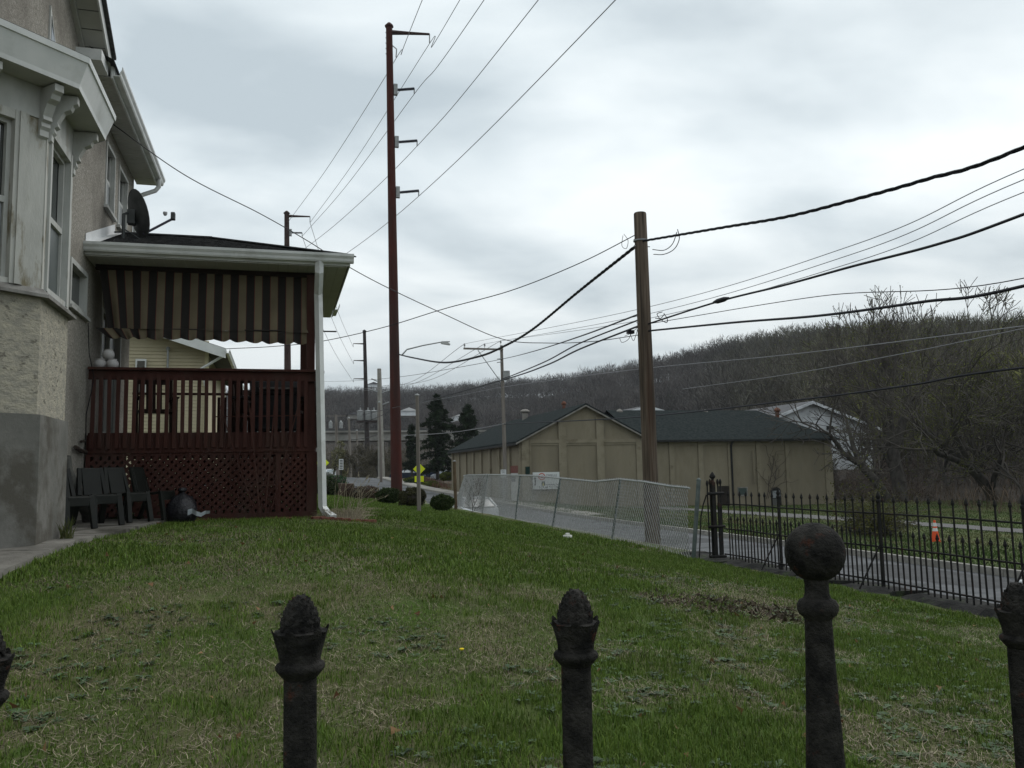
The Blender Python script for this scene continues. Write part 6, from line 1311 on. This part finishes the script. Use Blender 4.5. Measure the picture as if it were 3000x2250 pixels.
# undergrowth along the wood edge and the bank by the warehouse
Pu, du, ru = polar(1500, 37, 58, ([36, 40, 44, 58], [98, 72, 60, 48]), ([36, 58], [125, 100])); hu = rng.uniform(1.0, 3.6, len(Pu)); cu_ = np.array([.10, .075, .055])*rng.uniform(.5, 1.4, (len(Pu), 1)); scatter('undergrowth', Pu, hu, vsb, cu_, m_wd2)
n = 520; xb = rng.uniform(14.5, 17.3, n); yb_ = rng.uniform(88, 112, n); Pr = np.stack([xb+.35*(yb_-88)*.1+1.2, yb_, terrain_z(xb+1.2, yb_)-.05], 1); cr_ = np.array([.15, .075, .058])*rng.uniform(.5, 1.3, (n, 1)); scatter('bank_brush', Pr, rng.uniform(.5, 1.5, n), vsb, cr_, m_wd2)
n = 70; xb = rng.uniform(44.8, 58, n); yb_ = rng.uniform(63, 82, n); Pr = np.stack([xb, yb_, terrain_z(xb, yb_)], 1); scatter('wall_brush', Pr, rng.uniform(1.2, 4.6, n), vn_[:3], np.array([.09, .07, .06])*rng.uniform(.5, 1.3, (n, 1)), m_wd2)
# street-end shrubs hiding the far road end
n = 420; xb = rng.uniform(-14, 26, n); yb_ = rng.uniform(150, 215, n); ok = (np.abs(xb-road_dx(yb_)-12) > 5); xb, yb_ = xb[ok], yb_[ok]; Pr = np.stack([xb, yb_, terrain_z(xb, yb_)], 1); scatter('valley_brush', Pr, rng.uniform(2.5, 7.5, len(xb)), vn_[:4], np.array([.075, .066, .045])*rng.uniform(.5, 1.3, (len(xb), 1)), m_wd2)

# small things by the fences
zz_ = float(lawn_z(7.35, 33)); S, T = bare_tree(1.5, .02, random.Random(91), depth=4, spread=.9, trunk=.3, minr=.004); S[:, :6] *= 1.5/S[:, 5].max(); tree_obj((7.35, 33, zz_), S, T, 'little bare sapling growing against the chain link fence', 'sapling', 'sapling')
q = PZ(-.89, 2988, 1712); tag(MB().tube([(q.x-.05, q.y, -.84), (q.x+.6, q.y-.25, -.84)], .05, k=10).build('plastic_pipe', mat('white_pipe', (.6, .62, .62), rough=.4), smooth=True), 'short white plastic pipe lying on the road beyond the iron fence', 'pipe')
tf = thing('grass_tuft', 'tuft of long green grass at the foot of the bay', 'plant', (-2.08, 9.75, 1.05)); b = MB(); rnd = random.Random(3)
for i in range(46):
    a_ = rnd.uniform(0, 6.28); x_, y_ = -2.08+rnd.gauss(0, .03), 9.75+rnd.gauss(0, .06); h_ = rnd.uniform(.08, .24); l_ = rnd.uniform(.01, .08); b.tube([(x_, y_, 1.03), (x_+l_*.4*math.cos(a_), y_+l_*.4*math.sin(a_), 1.05+h_*.6), (x_+l_*math.cos(a_), y_+l_*math.sin(a_), 1.05+h_)], [.005, .004, .001], k=3, cap=False)
b.build('blades', mat('tuft_green', (.05, .075, .018), (.12, .12, .05), scale=20), tf)
# ================================================================== GRASS
m_grass = mat('grass', (.8, .8, .8), (1.15, 1.15, 1.15), scale=3, rough=.75, attr='col', spec=.25)
def patchiness(x, y): return .40*vnoise(x, y, 1.7, 31)+.34*vnoise(x, y, .5, 32)+.26*vnoise(x, y, .16, 33)
def blades(n, x, y, hmin, hmax, w, cols, lean=.5, curl=.6, parent=None, flat=False):
    z = lawn_z(x, y)-.004; h = rng.uniform(hmin, hmax, n) if np.isscalar(hmin) else hmin+(hmax-hmin)*rng.random(n); a = rng.uniform(0, 6.28, n); ln = rng.uniform(.1, 1, n)*lean; d = np.stack([np.cos(a), np.sin(a)], 1); b = rng.uniform(0, 6.28, n); ww = w*rng.uniform(.6, 1.4, n); s = np.stack([np.cos(b), np.sin(b)], 1)*ww[:, None]
    P = np.stack([x, y, z], 1); up = h*np.sqrt(np.maximum(.05, 1-ln**2)); M_ = P+np.concatenate([d*(h*ln*.35)[:, None], (up*.6)[:, None]], 1); T = P+np.concatenate([d*(h*ln)[:, None], (up*(1-curl*ln*.6))[:, None]], 1); s3 = np.concatenate([s, np.zeros((n, 1))], 1)
    V = np.stack([P-s3, P+s3, M_+s3*.7, M_-s3*.7, T], 1).reshape(-1, 3); k = (np.arange(n)*5)[:, None]; F = np.concatenate([k+np.array([[0, 1, 2]]), k+np.array([[0, 2, 3]]), k+np.array([[3, 2, 4]])])
    return V, F, np.repeat(cols, 5, 0)
def visible(x, y, z):
    """keep only what the camera's neighbourhood can see: a wide wedge in front of it"""
    az = np.degrees(np.arctan2(x, y)); return (az > -24) & (az < 56)
def make(n, y0, y1, x0, x1, hs, w, dens_p=1.6):
    u = rng.random(n); y = y0*(y1/y0)**u; x = rng.uniform(x0, x1, n)*1.0
    ok = visible(x, y, 0) & (x > np.interp(y, [2, 5.2, 6.9, 8.5, 10.2, 11.9, 13.7], [-3, -2.32, -2.04, -1.92, -1.84, -1.69, -1.38])) & (vnoise(x, y, .3, 71)+.25*rng.random(len(x)) > .22) & (x < 6.98+.25*vnoise(x, y, .25, 81)) & ~((y > 13.7) & (y < 18) & (x < .65)); x, y = x[ok], y[ok]; n = len(x); p = patchiness(x, y)
    far = sstep(7, 12, y); p = p+.09*far-.085*(1-sstep(4.0, 7.5, y))+.05*sstep(1.5, 4.5, x)*0; r = rng.random(n); lush = p > (.47+.06*rng.normal(size=n)*.6)
    greenA = np.array([.056, .108, .012]); greenB = np.array([.112, .160, .024]); dry = np.array([.22, .19, .125]); dry2 = np.array([.10, .088, .056]); f = rng.random((n, 1))
    cg = greenA*(1-f)+greenB*f; cd = dry2*(1-f)+dry*f; isg = np.where(lush, r < .95, r < .56); col = np.where(isg[:, None], cg, cd)*rng.uniform(.7, 1.25, (n, 1))
    hmin = np.where(isg, np.where(lush, .032, .02), .008)*hs; hmax = np.where(isg, np.where(lush, .085, .045), .05)*hs; lean = np.where(isg, .75, 1.0)
    V, F, C = blades(n, x, y, hmin, hmax, w, col, lean=lean); return V, F, C
Vs = []; Fs = []; Cs = []; off = 0
for a in ((330000, 2.3, 7.0, -2.4, 7.3, .85, .0022), (150000, 7.0, 15.0, -2.4, 7.3, .9, .0040), (70000, 15.0, 46, .4, 7.3, 1.2, .009)):
    V, F, C = make(*a); Vs.append(V); Fs.append(F+off); Cs.append(C); off += len(V)
tag(np_mesh('grass', np.concatenate(Vs), np.concatenate(Fs), m_grass, col=np.concatenate(Cs)), 'short patchy green and straw coloured lawn grass', 'grass', kind='stuff')
# broadleaf weeds: rosettes of blue-green leaves, thick at the right front
n = 4200; y = 2.4*(9.5/2.4)**rng.random(n); x = rng.uniform(-1.6, 7, n); wgt = vnoise(x, y, .8, 44)*.8+.35*sstep(-.5, 3.2, x-.25*(y-3)); ok = (wgt > .58) & visible(x, y, 0) & (x < 7.1); x, y = x[ok], y[ok]; n = len(x)
V = []; F = []; C = []
for i in range(n):
    nl = rng.integers(5, 10); a0 = rng.uniform(0, 6.28); R = rng.uniform(.018, .052); z = float(lawn_z(x[i], y[i])); c = np.array([.052, .088, .040])*rng.uniform(.6, 1.3)+np.array([.015, .012, .01])*rng.random()
    for j in range(nl):
        a = a0+j*6.28/nl+rng.normal(0, .25); L = R*rng.uniform(.6, 1.2); w = L*rng.uniform(.2, .3); d = np.array([math.cos(a), math.sin(a), 0]); s = np.array([-d[1], d[0], 0]); up = rng.uniform(.25, .75); p = np.array([x[i], y[i], z+.004]); q = len(V)
        V += [p, p+d*L*.5+s*w+[0, 0, L*up*.55], p+d*L*.5-s*w+[0, 0, L*up*.55], p+d*L*.52+[0, 0, L*up*.45], p+d*L+[0, 0, L*up*.5]]; F += [(q, q+1, q+3), (q, q+3, q+2), (q+1, q+4, q+3), (q+3, q+4, q+2)]; cc_ = c*rng.uniform(.8, 1.2); C += [cc_]*5
tag(np_mesh('lawn_weeds', np.array(V), np.array(F), m_grass, col=np.array(C)), 'low blue green broadleaf weeds among the thin grass', 'weeds', kind='stuff')
# straw and loose thatch lying on the ground
n = 60000; y = 2.3*(10/2.3)**rng.random(n); x = rng.uniform(-1.7, 7.1, n); ok = visible(x, y, 0) & (patchiness(x, y) < .52); x, y = x[ok], y[ok]; n = len(x)
a = rng.uniform(0, 6.28, n); L = rng.uniform(.02, .085, n); z = lawn_z(x, y); d = np.stack([np.cos(a), np.sin(a), rng.normal(.1, .25, n)], 1)*L[:, None]; s = np.stack([-np.sin(a), np.cos(a), np.zeros(n)], 1)*.0014; bend = np.stack([-np.sin(a), np.cos(a), .5+0*a], 1)*(rng.normal(0, .18, n)*L)[:, None]; P = np.stack([x, y, z+.006+rng.random(n)*.012], 1)
V = np.stack([P-s, P+s, P+d*.5+bend+s, P+d*.5+bend-s, P+d], 1).reshape(-1, 3); k = (np.arange(n)*5)[:, None]; F = np.concatenate([k+np.array([[0, 1, 2]]), k+np.array([[0, 2, 3]]), k+np.array([[3, 2, 4]])]); C = np.repeat(np.array([.23, .195, .135])*rng.uniform(.5, 1.35, (n, 1)), 5, 0)
tag(np_mesh('thatch', V, F, m_grass, col=C), 'dead straw and thatch lying over the bare patches', 'thatch', kind='stuff')
# dark mulch heap in the lawn
zc = .4
for _ in range(10): p = PZ(zc, 2160, 1782); zc = float(lawn_z(p.x, p.y))
n = 1500; a = rng.uniform(0, 6.28, n); r = np.sqrt(rng.random(n)); x = p.x+r*np.cos(a)*.85+rng.normal(0, .05, n); y = p.y+r*np.sin(a)*.5+rng.normal(0, .04, n); z = lawn_z(x, y)+.018*(1-r**2)*rng.random(n)
leaf_tris('mulch', np.stack([x, y, z], 1), .028, ((.03, .022, .016), (.10, .075, .05)), m=m_grass); o = bpy.data.objects['mulch']; tag(o, 'patch of dark shredded mulch on the lawn before the iron fence', 'mulch', kind='stuff')
# one yellow dandelion, leaf litter
q = gz(1353, 1930, .45); fl_ = thing('dandelion', 'single yellow flower standing in the lawn', 'flower', tuple(q)); MB().tube([(q.x, q.y, q.z-.01), (q.x, q.y, q.z+.05)], .002, k=4).build('stem', mat('stem_green', (.05, .09, .02)), fl_); MB().lathe([(.001, 0), (.008, .002), (.014, .008), (.012, .012), (.004, .013)], (q.x, q.y, q.z+.045), k=10).build('bloom', mat('petal_yellow', (.65, .48, .02)), fl_)
n = 260; y = 2.5*(12/2.5)**rng.random(n); x = rng.uniform(-1.5, 6.8, n); leaf_tris('leaf_litter', np.stack([x, y, lawn_z(x, y)+.02], 1), .03, ((.10, .045, .02), (.22, .13, .06)), m=m_grass, up=0, elong=1.1); tag(bpy.data.objects['leaf_litter'], 'scattered brown dead leaves on the lawn', 'leaves', kind='stuff')
# grass on the far verge
n = 170000; x = 16.1+44*rng.random(n)**1.3; y = rng.uniform(10, 61, n); ok = (np.abs(x-(27.6-.06*(y-34)+2.2*np.sin((y-8)/51*3.1))) > 1.4); x, y = x[ok], y[ok]; n = len(x); f = vnoise(x, y, 2.0, 61)[:, None]; f = np.clip(f*1.5, 0, 1); col = np.array([.045, .080, .014])*f+np.array([.12, .11, .05])*(1-f); lz = lawn_z; 
lawn_z_keep = lawn_z
def lawn_z(x, y): return vz(x, y)
V, F, C = blades(n, x, y, .05, .13, .013, col*rng.uniform(.7, 1.2, (n, 1)), lean=.8)
lawn_z = lawn_z_keep
tag(np_mesh('verge_blades', V, F, m_grass, col=C), 'rough grass on the verge across the road', 'grass', kind='stuff')

# faint air between here and the hill
hz_ = MB().box(-780, 1180, -380, 1180, -9, 95).build('haze', mat('haze_air', (.8, .8, .8))); tag(hz_, kind='stuff'); hm = MATS['haze_air']; t = hm.node_tree
t.nodes.remove(t.nodes['Principled BSDF']); pv = t.nodes.new('ShaderNodeVolumePrincipled'); pv.inputs['Color'].default_value = (.86, .9, .95, 1); pv.inputs['Density'].default_value = .00015; t.links.new(pv.outputs[0], t.nodes['Material Output'].inputs['Volume'])
